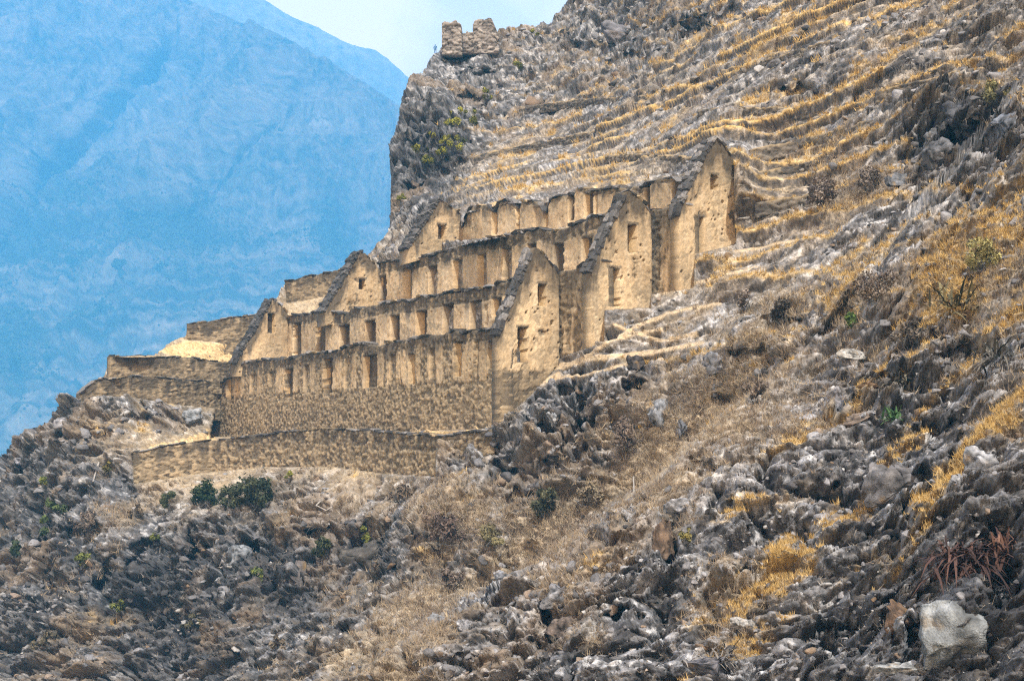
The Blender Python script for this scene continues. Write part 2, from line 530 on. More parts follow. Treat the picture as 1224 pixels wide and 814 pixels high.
D_BACK, D_FORE = tps_fit(CTRL_BACK), tps_fit(CTRL_FORE)
DEP, FORE = depth_all(PXc, PYc)
HOLLOWS = [(440, 655, 20, 30, 4), (180, 674, 22, 26, 3.5), (135, 696, 14, 24, 3), (100, 640, 20, 14, 2.5), (48, 612, 20, 16, 2.5), (385, 640, 26, 10, 3), (240, 668, 14, 26, 3), (318, 668, 26, 16, 3), (345, 735, 20, 12, 2), (60, 700, 22, 20, 2.5),
           (205, 735, 20, 16, 2), (500, 650, 20, 12, 2), (470, 700, 14, 14, 2), (660, 742, 9, 22, 2.5), (800, 652, 9, 30, 2), (1012, 492, 18, 18, 2), (1160, 172, 34, 18, 4), (1095, 590, 30, 14, 2), (1188, 690, 24, 50, 2.5),
           (760, 466, 16, 12, 2.5), (700, 505, 16, 16, 2.5), (690, 470, 20, 10, 2), (660, 520, 14, 14, 2), (1055, 466, 44, 10, 2), (1130, 425, 44, 12, 2), (935, 388, 24, 10, 2), (612, 560, 24, 10, 2), (655, 560, 22, 12, 2.2), (690, 545, 12, 20, 2),
           (560, 120, 16, 8, 3), (520, 200, 16, 20, 3.5), (497, 170, 8, 20, 3), (545, 200, 16, 10, 3), (500, 225, 14, 10, 3), (570, 90, 16, 6, 3), (820, 38, 36, 12, 4), (705, 62, 26, 7, 3), (760, 70, 20, 8, 3), (870, 20, 26, 7, 3), (960, 110, 30, 6, 2.2),
           (990, 760, 12, 26, 2), (1090, 775, 10, 26, 2), (870, 480, 20, 8, 1.5), (900, 425, 24, 8, 2), (760, 600, 16, 6, 1.5), (640, 770, 22, 8, 1.5), (740, 730, 24, 9, 1.6), (900, 690, 22, 8, 1.4), (560, 790, 20, 7, 1.4), (840, 560, 20, 7, 1.6),
           (1000, 590, 20, 8, 1.5), (1060, 660, 20, 9, 1.5), (1130, 500, 24, 8, 1.6), (620, 590, 18, 8, 2), (30, 560, 18, 8, 2.5), (120, 520, 20, 8, 2), (170, 505, 18, 6, 2)]
wobx, woby = 7 * vnoise(np.stack([PXc / 11, PYc / 11, 0 * PXc], -1), 301), 7 * vnoise(np.stack([PXc / 11, PYc / 11, 0 * PXc + 5], -1), 302)
for (hx, hy, rx_, ry_, dd) in HOLLOWS:
    q_ = ((PXc + wobx - hx) / rx_) ** 2 + ((PYc + woby - hy) / ry_) ** 2
    DEP = DEP + dd * 1.1 * np.exp(-q_ ** 2)
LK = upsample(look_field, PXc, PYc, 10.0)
CALM = np.ones_like(PX)
for poly, fd in CLAMPS:
    ins = inside(poly, PXc, PYc)
    d_, _, _ = near_line(poly + [poly[0]], PXc, PYc)
    DEP = np.where(ins, np.maximum(DEP, fd(PXc, PYc) + 1.1), DEP)
    CALM = np.minimum(CALM, np.where(ins, 0.0, sstep(d_, 0, 5)))
DEP = DEP + np.where(out, np.minimum(-sky_d, 60) * 1.3, 0)
BASE = at(PXc, PYc, DEP)
BASE[..., 2] -= np.where(out, np.minimum(-sky_d, 60) ** 1.5 * 0.035, 0)


def grid_normals(B):
    a = np.gradient(B, axis=1)
    b = np.gradient(B, axis=0)
    n = np.cross(b, a)
    n /= np.linalg.norm(n, axis=-1, keepdims=True) + 1e-9
    return n


def blur(A, k):
    for ax in (0, 1):
        c = np.cumsum(np.concatenate([np.repeat(np.take(A, [0], ax), k + 1, ax), A, np.repeat(np.take(A, [-1], ax), k, ax)], ax), ax)
        n = A.shape[ax]
        A = (np.take(c, np.arange(2 * k + 1, 2 * k + 1 + n), ax) - np.take(c, np.arange(0, n), ax)) / (2 * k + 1)
    return A


NRM = grid_normals(blur(BASE, 9))
flip = np.where((NRM * BASE).sum(-1) > 0, -1.0, 1.0)
NRM *= flip[..., None]
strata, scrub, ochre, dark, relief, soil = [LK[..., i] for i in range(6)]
relief = relief * CALM
PATHS = [([(630, 444), (668, 438), (705, 428), (770, 421), (838, 409)], 3.6), ([(668, 447), (640, 462), (612, 490), (595, 512)], 2.6), ([(700, 425), (730, 405), (790, 392)], 2.0),
         ([(880, 300), (930, 290), (985, 284)], 2.5), ([(740, 400), (800, 372), (860, 360)], 2.2), ([(735, 388), (760, 398), (790, 404), (832, 396)], 1.8), ([(790, 350), (850, 332), (905, 318)], 2.2), ([(655, 452), (700, 446), (760, 432)], 2.0)]
PATH = np.zeros_like(PX)
for pl, wd in PATHS:
    d_, _, _ = near_line(pl, PX, PY)
    PATH = np.maximum(PATH, 1 - sstep(d_, wd * .7, wd * 2.2))
relief = relief * (1 - .85 * PATH)
# bedding frame: beds dip along the slope
bed = np.array([0.35, 0.25, 0.9])
bed /= np.linalg.norm(bed)
bx = np.cross(bed, [0, 1, 0.2])
bx /= np.linalg.norm(bx)
by = np.cross(bed, bx)
Q = np.stack([BASE @ bx, BASE @ by, BASE @ bed], -1).astype(np.float32)
warp = np.stack([vnoise(BASE / 3.1, 3), vnoise(BASE / 3.1, 4), vnoise(BASE / 3.1, 5)], -1) * 0.8
Qw = Q + warp
big = fbm(BASE / 9.0, 4, 21)
rid = fbm(BASE / 4.5, 4, 33, 0.55, True)
f1a, f2a, ida, fa = worley(Qw / np.array([4.6, 4.6, 3.2]), 41)
f1b, f2b, idb, fb = worley(Qw / np.array([1.4, 1.4, 1.1]), 42)
f1c, f2c, idc, fc = worley(Q / np.array([0.55, 0.55, 0.45]) + warp * .6, 43)
foot = np.linalg.norm(np.gradient(BASE, axis=0), axis=-1)
kb, kc = sstep(1.1 / foot, 1.2, 3.5), sstep(0.55 / foot, 1.2, 3.5)
crack_a = np.exp(-(f2a - f1a) / 0.06)
crack_b = np.exp(-(f2b - f1b) / 0.08)
crack_c = np.exp(-(f2c - f1c) / 0.12)
far_k = np.clip(DEP / 90.0, 0.6, 1.7)
stepn = fbm(BASE / np.array([8.0, 8.0, 6.0]) + warp * 0.12, 3, 29)
crags = stepn * 2.0
crags = (np.floor(crags * 2.2) + sstep(np.mod(crags * 2.2, 1.0), 0.72, 1.0)) / 2.2
wa = sstep((f2a - f1a), 0.0, 0.07)
wb = sstep((f2b - f1b), 0.0, 0.09)
wc = sstep((f2c - f1c), 0.0, 0.11)
# long connected clefts: zero lines of warped noise, flat along the beds; upright on the crag
crag_w = np.exp(-((PX - 545) / 110) ** 2 - ((PY - 140) / 130) ** 2) * (PX < 760)
crag_w = np.clip(crag_w * 1.6, 0, 1)
cliff_w = np.zeros_like(PX)
for (ax_, ay_, bx_, by_) in ((170, 690, 90, 55), (440, 665, 60, 48), (320, 690, 90, 48), (60, 640, 60, 50), (800, 650, 40, 50), (1150, 730, 60, 70), (1130, 165, 60, 45)):
    cliff_w = np.maximum(cliff_w, np.exp(-((PX - ax_) / bx_) ** 4 - ((PY - ay_) / by_) ** 4))
crag_w = np.maximum(crag_w, .85 * cliff_w)
qv = BASE / np.array([2.2, 2.2, 7.0]) + warp * .35
c1 = np.abs(fbm(Qw / np.array([5.5, 5.5, 2.2]), 2, 91)) * (1 - crag_w) + np.abs(fbm(qv, 2, 94)) * crag_w
c2 = np.abs(fbm(Qw / np.array([2.0, 2.0, 0.9]), 2, 92))
c3 = np.abs(fbm(Qw / np.array([0.8, 0.8, 0.4]), 2, 93))
cleft = -2.1 * np.exp(-c1 / 0.085) - 0.62 * kb * np.exp(-c2 / 0.08) - 0.24 * kc * np.exp(-c3 / 0.10)
rock = (1.1 * big + 1.2 * rid + 1.3 * crags + 1.15 * wa * ((ida - .35) * 1.4 + fa * 0.8) * (1 - .5 * crag_w) + 0.9 * kb * wb * ((idb - .3) * 0.8 + fb * 0.6)) * far_k ** 0.4 \
    + kc * wc * ((idc - .3) * 0.30 + fc * 0.32) + cleft
rocky = np.clip(relief, 0, 1.6)
soft = 0.35 * big + 0.12 * fbm(BASE / 1.2, 3, 61) + 0.05 * (idc - .5)
# contour ledges of the old terraces
zz = BASE[..., 2] + 1.5 * vnoise(BASE / 22.0, 71) + 0.3 * vnoise(BASE / 5.0, 72)
per = 2.1
ph = np.mod(zz / per, 1.0)
led = np.floor(zz / per)
led_r = u01(hsh(led.astype(np.int64), (np.floor(BASE @ DV / 26.0 + .7 * vnoise(BASE / 12.0, 75))).astype(np.int64), np.zeros_like(led, np.int64), 77))
saw = np.where(ph < 0.24, ph / 0.24, 1 - (ph - 0.24) / 0.76)
ledge = (saw - 0.5) * (0.45 + 0.75 * led_r) * 1.5
# broken ledges: flat tops and upright faces, offset from block to block
z2 = BASE[..., 2] + 1.1 * fbm(BASE / 3.3, 3, 73) + 1.3 * (ida - .5) + .5 * (idb - .5) + 0.18 * (BASE @ DV)
p2 = np.mod(z2 / 1.25, 1.0)
saw2 = np.where(p2 < 0.22, p2 / 0.22, 1 - (p2 - 0.22) / 0.78) - .5
z3 = BASE[..., 2] + .5 * fbm(BASE / 1.1, 3, 74) + .5 * (idb - .5) + .2 * (idc - .5) + 0.18 * (BASE @ DV)
p3 = np.mod(z3 / 0.5, 1.0)
saw3 = np.where(p3 < 0.25, p3 / 0.25, 1 - (p3 - 0.25) / 0.75) - .5
rock = rock + (1 - crag_w) * (0.62 * saw2 * sstep(ida, .2, .5) + 0.14 * kb * saw3)
DISP = rock * rocky * (1 - .6 * np.clip(strata * 1.2, 0, 1)) * (0.75 + 0.25 * (1 - scrub)) + soft * (1 - np.clip(rocky, 0, 1)) * (0.3 + 0.7 * CALM) + ledge * strata * CALM * sstep(led_r, .15, .45)
DISP *= np.where(out, np.exp(sky_d / 25.0), 1)
PUSH = np.array([-0.14, -0.90, 0.40])                     # rock stands out of the slope, towards the open valley
PUSH /= np.linalg.norm(PUSH)
POS = BASE + PUSH * DISP[..., None]

# colour of the ground itself
nz = grid_normals(POS)
nz *= np.where((nz * NRM).sum(-1) < 0, -1, 1)[..., None]
flat = sstep(nz[..., 2], 0.45, 0.85)
POSf = POS.astype(np.float32)
g1 = fbm(POSf / 2.6, 4, 81)
g2 = fbm(POSf / 0.7, 4, 82, .6)
g4 = fbm(POSf / 0.33, 2, 86)
g3 = fbm(BASE / 7.0, 3, 83)
UP = (PV + ZV) / math.sqrt(2)
NO = (ZV - PV) / math.sqrt(2)
strip = fbm(np.stack([BASE @ DV / 2.6 + .8 * g1, BASE @ UP / 15.0, BASE @ NO / 6.0], -1), 3, 84)   # grass strips down the slope
near_w = np.clip(1 - strata * 1.5, 0, 1) * sstep(PX, 560, 820)
mixr = np.clip(0.5 + 0.7 * (idb - .5) + 0.6 * g2 + 0.5 * g4 + 0.6 * (idc - .5), 0, 1)
rock_c = mix((0.035, 0.035, 0.038), (0.375, 0.39, 0.43), mixr ** 1.3)
rock_c = mix(rock_c, (0.66, 0.68, 0.72), sstep(g2 + 0.4 * g4 + 0.4 * (idc - .5), 0.22, 0.48) * 0.8)
rock_c = mix(rock_c, (0.03, 0.03, 0.034), sstep(g4 - .6 * (idc - .5) - .3 * g2, .12, .4) * .7)
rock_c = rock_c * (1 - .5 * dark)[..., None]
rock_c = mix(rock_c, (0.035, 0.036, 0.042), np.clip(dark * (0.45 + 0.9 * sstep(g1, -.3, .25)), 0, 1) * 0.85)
rock_c = mix(rock_c, (0.19, 0.145, 0.10), sstep(g3 + 0.35 * (ida - .5), 0.16, 0.42) * 0.55)
soil_c = mix((0.30, 0.235, 0.15), (0.44, 0.36, 0.245), np.clip(0.5 + g2, 0, 1))
scrub_c = mix((0.17, 0.14, 0.115), (0.36, 0.30, 0.215), np.clip(0.5 + 0.9 * g1, 0, 1))
och_c = mix((0.47, 0.30, 0.09), (0.62, 0.46, 0.20), np.clip(0.5 + g2, 0, 1))
run_on = sstep(fbm(np.stack([BASE @ DV / 11.0, led * 3.7, led * 1.3], -1), 2, 88) + .9 * (led_r - .45), -.12, .12)
strata = strata * (.25 + .75 * run_on)
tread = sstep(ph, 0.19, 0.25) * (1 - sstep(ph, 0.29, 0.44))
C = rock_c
C = mix(C, mix((0.13, 0.095, 0.06), (0.30, 0.235, 0.15), np.clip(.5 + g2 + .4 * g1, 0, 1)), np.clip(1.6 * strip + .5 * g1 + .15, 0, .8) * (1 - np.clip(crag_w * 1.5, 0, 1)) * flat * (1 - .95 * dark))
C = mix(C, soil_c, np.clip(soil * 1.3 - 0.15 + 0.5 * g1, 0, 1) * (1 - 0.5 * np.clip(rocky, 0, 1)))
C = mix(C, scrub_c, np.clip(scrub * 1.5 - 0.45 + 0.6 * g1, 0, 1) * (1 - 0.35 * np.clip(rocky, 0, 1)))
st_c = mix((0.05, 0.047, 0.047), (0.46, 0.38, 0.275), np.clip(0.45 + 0.9 * g2 + 0.6 * g4 + 0.6 * (idc - .5), 0, 1))
C = mix(C, st_c, strata * 0.75)
oc = np.clip(ochre * 0.85 + (0.9 * g1 + 0.55 * g3) * (1 - .6 * near_w) + 1.5 * strip * near_w + 0.35 * g2 - 0.72, 0, 1) * 2.4 * (0.35 + 0.65 * flat)
oc *= (1 - .75 * strata)
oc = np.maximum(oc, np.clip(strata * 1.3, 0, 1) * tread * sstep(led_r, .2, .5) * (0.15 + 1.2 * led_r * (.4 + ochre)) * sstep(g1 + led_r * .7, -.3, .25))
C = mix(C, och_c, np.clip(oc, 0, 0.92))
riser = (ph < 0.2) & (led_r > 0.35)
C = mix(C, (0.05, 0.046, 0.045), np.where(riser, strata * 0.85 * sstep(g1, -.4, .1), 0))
# trodden paths and sand
d_, _, _ = near_line([(400, 790), (480, 728), (560, 690), (640, 640), (740, 578), (800, 530), (850, 486), (900, 445)], PX, PY)
C = mix(C, mix((0.30, 0.24, 0.16), (0.58, 0.48, 0.33), np.clip(.5 + g2 + .5 * g4, 0, 1)), np.exp(-((d_ + 5 * g1) / 13) ** 2) * .75 * np.clip(1 - rocky * .5, 0, 1))
for pl, wd in PATHS:
    d_, _, _ = near_line(pl, PX, PY)
    C = mix(C, (0.52, 0.41, 0.27), (1 - sstep(d_ + 1.5 * g2, wd * .5, wd * 1.3)) * 0.75)
for pl in ([(160, 541), (205, 524), (252, 513), (260, 528)], [(330, 521), (384, 512), (441, 512), (560, 516), (592, 514), (580, 519), (499, 523), (384, 516)], [(186, 420), (222, 407), (262, 411), (296, 416), (286, 437), (232, 430)]):
    ins = inside(pl, PX, PY)
    C = mix(C, mix((0.50, 0.37, 0.19), (0.60, 0.46, 0.27), np.clip(0.5 + g2, 0, 1)), np.where(ins, 0.9, 0))
keep = sky_d > -45
idx = np.arange(GH * GW).reshape(GH, GW)
qm = keep[:-1, :-1] & keep[1:, :-1] & keep[:-1, 1:] & keep[1:, 1:]
quads = np.stack([idx[:-1, :-1][qm], idx[1:, :-1][qm], idx[1:, 1:][qm], idx[:-1, 1:][qm]], -1)
# below the frame the slope runs on down to the valley floor
last = POS[-1]
ext = [last + np.array([-0.55, -0.25, -1.0]) * k for k in (3, 8, 16, 28, 44, 64)]
nb = len(ext)
EV = np.concatenate(ext)
base_i = idx[-1]
eq = []
for k in range(nb):
    nxt = GH * GW + k * GW + np.arange(GW)
    eq.append(np.stack([base_i[:-1], nxt[:-1], nxt[1:], base_i[1:]], -1))
    base_i = nxt
used_all = np.concatenate([quads] + eq)
V = np.concatenate([POS.reshape(-1, 3), EV])
CC = np.concatenate([C.reshape(-1, 3), np.tile(C[-1], (nb, 1))])
uq, inv = np.unique(used_all, return_inverse=True)
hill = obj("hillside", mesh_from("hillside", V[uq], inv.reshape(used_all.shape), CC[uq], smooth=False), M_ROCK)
tag(hill, kind="structure")

GN = nz


def cell(px, py):
    i = np.clip(np.searchsorted(gx, np.asarray(px)), 0, GW - 1)
    j = np.clip(np.searchsorted(gy, np.asarray(py)), 0, GH - 1)
    return j, i


def ground(px, py):
    j, i = cell(px, py)
    return POS[j, i]

# ------------------------------------------------------------------ walls
def wall_mesh(name, P0, e, n, L, ztop, zbot, thick, openings=(), da=0.11, dz=0.08, look=None, seed=1, stone=(0.42, 0.26), rough=0.05, curve=None):
    """A free-standing wall as a closed solid. e: direction along, n: outward normal; ztop/zbot: functions of the
    distance along; openings: (a0, a1, z0, z1, depth or 'hole', arch). curve(a) -> plan points and normals for bent walls."""
    na = max(4, int(L / da) + 1)
    a = np.linspace(0, L, na)
    zt, zb = ztop(a), zbot(a)
    nz_ = max(4, int(np.max(zt - zb) / dz) + 1)
    v = np.linspace(0, 1, nz_)[:, None]
    A = np.broadcast_to(a, (nz_, na))
    Z = zb + (zt - zb) * v
    if curve is None:
        plan = P0 + e * a[:, None]
        nn = np.broadcast_to(n, plan.shape)
    else:
        plan, nn = curve(a)
    P = np.broadcast_to(plan, (nz_, na, 3)).copy()
    P[..., 2] = Z
    st = np.stack([A / stone[0] + 0.25 * vnoise(np.stack([A, Z, Z * 0], -1) / .5, seed), Z / stone[1], np.full_like(A, seed * 3.7)], -1)
    f1, f2, sid, sf = worley(st * np.array([1, 1, 0]) + np.array([0, 0, .5]), seed)
    Pn = np.stack([A, Z, np.full_like(A, seed * 7.7)], -1)
    n1, n2, n3 = fbm(Pn / 1.6, 4, seed), fbm(Pn / 0.45, 3, seed + 3), fbm(Pn / np.array([0.5, 3.2, 1]), 4, seed + 6)
    top = zt - Z
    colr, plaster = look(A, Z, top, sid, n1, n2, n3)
    off = (0.07 * n1 + 0.04 * n2) + (1 - plaster) * (rough * 1.5 * (sid - .5) + rough * .5 * sf - rough * 1.0 * np.exp(-(f2 - f1) / 0.10))
    off += plaster * 0.05
    pf1, pf2, pid, psf = worley(np.stack([A / .55, Z / .5, A * 0 + seed + .5], -1), seed + 40)
    pit = ((pid > .78) * sstep(.20 - pf1, 0, .06) * (plaster > .5))
    off -= .14 * pit
    colr = mix(colr, (0.10, 0.075, 0.045), pit * .8)
    off += plaster * .05 * sstep(n1 + .6 * n2, .12, .3) * -1.0 + .03 * n2 * plaster
    hole = np.zeros(A.shape, bool)
    for op in openings:
        a0, a1, z0, z1, dep = op[:5]
        arch = op[5] if len(op) > 5 else 0
        wob = 0.06 * n2
        zz1 = z1 - arch * (2 * np.abs((A - (a0 + a1) / 2) / max(a1 - a0, .1))) ** 2 * (a1 - a0) * .5
        m = (A + wob > a0) & (A + wob < a1) & (Z + wob > z0) & (Z + wob < zz1)
        if dep == 'hole':
            hole |= m
            off = np.where(m, -0.1, off)
        else:
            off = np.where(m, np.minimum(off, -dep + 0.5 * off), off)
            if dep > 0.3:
                recess_shade = m & (A > a0 + .08) & (A < a1 - .08)
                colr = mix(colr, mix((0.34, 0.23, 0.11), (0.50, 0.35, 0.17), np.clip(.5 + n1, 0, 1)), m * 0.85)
                colr = mix(colr, mix((0.03, 0.025, 0.02), (0.085, 0.068, 0.048), np.clip(.5 + n1 + .5 * n2, 0, 1)), recess_shade * 0.92)  # deep shade of the recess painted into its back, near black inside the jambs
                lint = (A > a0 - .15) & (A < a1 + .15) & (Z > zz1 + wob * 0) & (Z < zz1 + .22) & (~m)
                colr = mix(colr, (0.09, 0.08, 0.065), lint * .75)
    edge = np.minimum(np.minimum(A, L - A), top + (.3 if name == 'gable' else 0))
    off -= 0.10 * np.exp(-edge / 0.10) * (1 + n2)
    Fv = P + nn * off[..., None]
    Fv[..., 2] += 0.05 * n2 * np.exp(-top / 0.2)
    Bv = P - nn * thick + nn * (0.06 * n1)[..., None]
    N = na * nz_
    I = np.arange(N).reshape(nz_, na)
    ok = ~(hole[:-1, :-1] | hole[1:, :-1] | hole[:-1, 1:] | hole[1:, 1:])
    q = np.stack([I[:-1, :-1], I[:-1, 1:], I[1:, 1:], I[1:, :-1]], -1)
    fr = q[ok]
    pad = np.zeros((nz_ + 1, na + 1), bool)
    pad[1:-1, 1:-1] = ok
    sides = []
    J, K = np.nonzero(ok)
    for (dj, dk, c0, c1) in ((-1, 0, 0, 1), (0, 1, 1, 2), (1, 0, 2, 3), (0, -1, 3, 0)):
        m = ~pad[J + 1 + dj, K + 1 + dk]
        s0, s1 = q[J[m], K[m], c0], q[J[m], K[m], c1]
        sides.append(np.stack([s1, s0, s0 + N, s1 + N], -1))
    # the back face is coarse where it can be: same grid, reversed
    allq = np.concatenate([fr, fr[:, ::-1] + N] + sides)
    V = np.concatenate([Fv.reshape(-1, 3), Bv.reshape(-1, 3)])
    Cb = mix(mix((0.16, 0.14, 0.11), (0.30, 0.25, 0.18), np.clip(.5 + n1, 0, 1)), colr, 0.45)
    Cc = np.concatenate([colr.reshape(-1, 3), Cb.reshape(-1, 3)])
    u, inv = np.unique(allq, return_inverse=True)
    return mesh_from(name, V[u], inv.reshape(allq.shape), Cc[u], smooth=False)


def zfun(pts):
    pts = sorted(pts)
    xs, ys = [p[0] for p in pts], [p[1] for p in pts]
    return lambda a: np.interp(a, xs, ys)


STONE_A, STONE_B = (0.12, 0.098, 0.068), (0.35, 0.28, 0.185)
PLA_A, PLA_B = (0.35, 0.255, 0.15), (0.60, 0.475, 0.31)


def make_look(plaster_at, stain=0.8, dark_at=None, pale=0.0):
    def look(A, Z, top, sid, n1, n2, n3):
        pl = np.clip(plaster_at(A, Z, top, n1, n3), 0, 1)
        pl = sstep(pl + 0.35 * n2, 0.4, 0.6)
        c = mix(STONE_A, STONE_B, np.clip(sid * 1.25 + 0.25 * n1 - .1, 0, 1))
        p = mix(PLA_A, PLA_B, np.clip(.5 + .7 * n1 + .35 * n2 + pale, 0, 1))
        p = mix(p, (0.64, 0.55, 0.41), np.clip(n3 - .02 + pale, 0, 1) * 0.85)
        p = p * (1 + .28 * vnoise(np.stack([A / 2.3, Z / 2.5, A * 0 + 3], -1), 77))[..., None]
        rub = sstep(n1 + .6 * n2, .12, .35)[..., None]
        p = p * (1 - .6 * rub) + c * .6 * rub
        c = mix(c, p, pl)
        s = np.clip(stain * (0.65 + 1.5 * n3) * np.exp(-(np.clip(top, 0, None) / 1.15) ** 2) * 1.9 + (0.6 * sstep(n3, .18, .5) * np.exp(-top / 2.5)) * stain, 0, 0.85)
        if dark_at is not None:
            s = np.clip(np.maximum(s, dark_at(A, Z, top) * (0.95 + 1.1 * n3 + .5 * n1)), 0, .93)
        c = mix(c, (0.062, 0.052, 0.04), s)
        return c, pl
    return look


def long_spec(s, top_px, t_hi, t_lo):
    """top outline from picture points; a runs from t_hi (far end) to t_lo (near end)"""
    pts = []
    for (x, y) in top_px:
        t, z = on_long(x, y, s)
        pts.append((t_hi - t, float(z)))
    return zfun(pts)


def rect_px(s, t_hi, x0, x1, y0, y1, dep, arch=0):
    ta, z1 = on_long(x0, y0, s)
    tb, z0 = on_long(x1, y1, s)
    tm, za = on_long(.5 * (x0 + x1), y0, s)
    tm, zb = on_long(.5 * (x0 + x1), y1, s)
    return (t_hi - float(ta), t_hi - float(tb), float(zb), float(za), dep, arch)


def seg(a, lo, hi, soft=.3):
    return sstep(a, lo - soft, lo + soft) * (1 - sstep(a, hi - soft, hi + soft))


cap_meshes = []
for k in range(16):
    bm = bmesh.new()
    bmesh.ops.create_cube(bm, size=1.0)
    bmesh.ops.bevel(bm, geom=list(bm.edges), offset=0.13, segments=1, affect='EDGES')
    for v in bm.verts:
        v.co += Vector((random.uniform(-.1, .1), random.uniform(-.1, .1), random.uniform(-.14, .14)))
    me = bpy.data.meshes.new("cap_shape")
    bm.to_mesh(me)
    bm.free()
    warm = (0.16, 0.155, 0.155) if k % 3 or k >= 8 else (0.24, 0.19, 0.12)
    tone = random.uniform(.75, 1.3) * (random.choice([.5, .8, 1, 1.3]) if k < 8 else (.28, .35, .45, .6, .9, .4, .5, 1.6)[k - 8])
    ca = me.color_attributes.new("tint", 'FLOAT_COLOR', 'POINT')
    for d in ca.data:
        j = random.uniform(.85, 1.15) * tone
        d.color = (*(w_ * j for w_ in warm), 1)
    me.materials.append(M_STONE)
    cap_meshes.append(me)


DARKS = cap_meshes[8:]


def cap_stone(name, parent, P, ex, ey, ez, size, pool=None):
    o = obj(name, random.choice(pool or cap_meshes), None, parent)
    m = Matrix([[*ex, 0], [*ey, 0], [*ez, 0], [0, 0, 0, 1]]).transposed()
    m = m @ Euler((random.uniform(-.1, .1), random.uniform(-.08, .08), random.uniform(-.15, .15))).to_matrix().to_4x4()
    o.matrix_basis = Matrix.Translation(Vector(P)) @ m @ Matrix.Diagonal((*size, 1))
    return o


def cap_row(parent, P0, e, n, ztop, L, thick, a_from=0, a_to=None, lo=.35, hi=1.5, skip=.28, h=(.10, .30), name="capping_stone", pool=None):
    a = a_from
    a_to = L if a_to is None else a_to
    while a < a_to - .2:
        w = min(random.uniform(lo, hi), a_to - a)
        if random.random() > skip:
            z0, z1 = float(ztop(np.array([a]))[0]), float(ztop(np.array([a + w]))[0])
            run = Vector(list(e * w)) + Vector((0, 0, z1 - z0))
            ex = run.normalized()
            ey = Vector(list(n))
            ez = ex.cross(ey)
            if ez.z < 0:
                ez = -ez
            hh = random.uniform(*h)
            mid = P0 + e * (a + w / 2) - n * (thick / 2 - .06)
            P = Vector((mid[0], mid[1], (z0 + z1) / 2)) + ez * (hh * .32)
            cap_stone(name, parent, P, ex, ez.cross(ex), ez, (run.length * random.uniform(.95, 1.25), thick + random.uniform(.02, .26), hh), pool)
        a += w


# -- long walls
def build_long(name, parent, s, t_hi, t_lo, top_px, zlow, ops, look, seed, thick=1.0, **kw):
    zt = long_spec(s, top_px, t_hi, t_lo)
    jag = lambda a: zt(a) + 0.10 * vnoise(np.stack([a / .7, a * 0 + s, a * 0], -1), 9) + 0.12 * vnoise(np.stack([a / 2.1, a * 0 + s, a * 0], -1), 10)
    P0 = O + PV * s + DV * t_hi
    L = t_hi - t_lo
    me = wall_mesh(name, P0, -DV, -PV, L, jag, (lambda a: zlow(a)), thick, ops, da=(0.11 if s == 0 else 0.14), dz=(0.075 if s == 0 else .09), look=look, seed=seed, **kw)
    w = obj(name, me, M_WALL, parent)
    cap_row(w, P0, -DV, -PV, jag, L, thick)
    return w


def gable_spec(t, outline):
    pts = []
    for (x, y) in outline:
        a, z = on_gable(x, y, t)
        pts.append((float(a), float(z)))
    return pts


def build_gable(name, parent, t, top_px, zlow_px, ops_px, look, seed, thick=1.1, rake_to=2, coping=True):
    pts = gable_spec(t, top_px)
    a0, a1 = pts[0][0], pts[-1][0]
    zt0 = zfun([(p[0] - a0, p[1]) for p in pts])
    zt = lambda a: zt0(a) + 0.07 * vnoise(np.stack([a / .5, a * 0 + t, a * 0], -1), 19)
    zl = zfun([(p[0] - a0, p[1]) for p in gable_spec(t, zlow_px)])
    ops = []
    for (x0, x1, y0, y1, dep, *r) in ops_px:
        aa, za = on_gable(.5 * (x0 + x1), y0, t)
        ab, zb = on_gable(.5 * (x0 + x1), y1, t)
        al, _ = on_gable(x0, y0, t)
        ar, _ = on_gable(x1, y0, t)
        ops.append((float(al) - a0, float(ar) - a0, float(zb), float(za), dep))
    P0 = O + DV * t + PV * a0
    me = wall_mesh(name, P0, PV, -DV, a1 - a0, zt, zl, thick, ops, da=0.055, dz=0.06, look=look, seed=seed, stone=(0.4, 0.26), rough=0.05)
    g = obj(name, me, M_WALL, parent)
    if coping:
        for sh in (.25, .75):
            cap_row(g, P0 + DV * (thick * (sh - .25)), PV, -DV, zt, a1 - a0, thick * .5, 0, pts[rake_to][0] - a0, .13, .27, 0.0, (.22, .42) if thick < 1.8 else (.25, .48), "coping_stone", DARKS if thick < 1.8 else DARKS[:4])
        cap_row(g, P0, PV, -DV, zt, a1 - a0, thick, pts[rake_to][0] - a0, a1 - a0, .3, .5, 0.25, (.1, .18), "coping_stone")
    return g


# storehouse on the lowest terrace
base = at(598, 512, 100.0)
house1 = empty("storehouse", tuple(O), "lowest roofless mud and stone storehouse, its tall windowed wall above the ledge", "ruin", "storehouse ruins on the terraces")
T = 64.5
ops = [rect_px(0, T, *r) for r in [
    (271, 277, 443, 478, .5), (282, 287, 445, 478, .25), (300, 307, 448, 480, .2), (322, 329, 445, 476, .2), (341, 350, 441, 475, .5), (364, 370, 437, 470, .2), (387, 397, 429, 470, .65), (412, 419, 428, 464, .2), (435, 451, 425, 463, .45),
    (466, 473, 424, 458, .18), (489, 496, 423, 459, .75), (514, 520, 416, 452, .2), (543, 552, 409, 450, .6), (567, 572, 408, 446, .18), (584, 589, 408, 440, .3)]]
pier_c = [ops[i][1] + .9 for i in range(len(ops))]


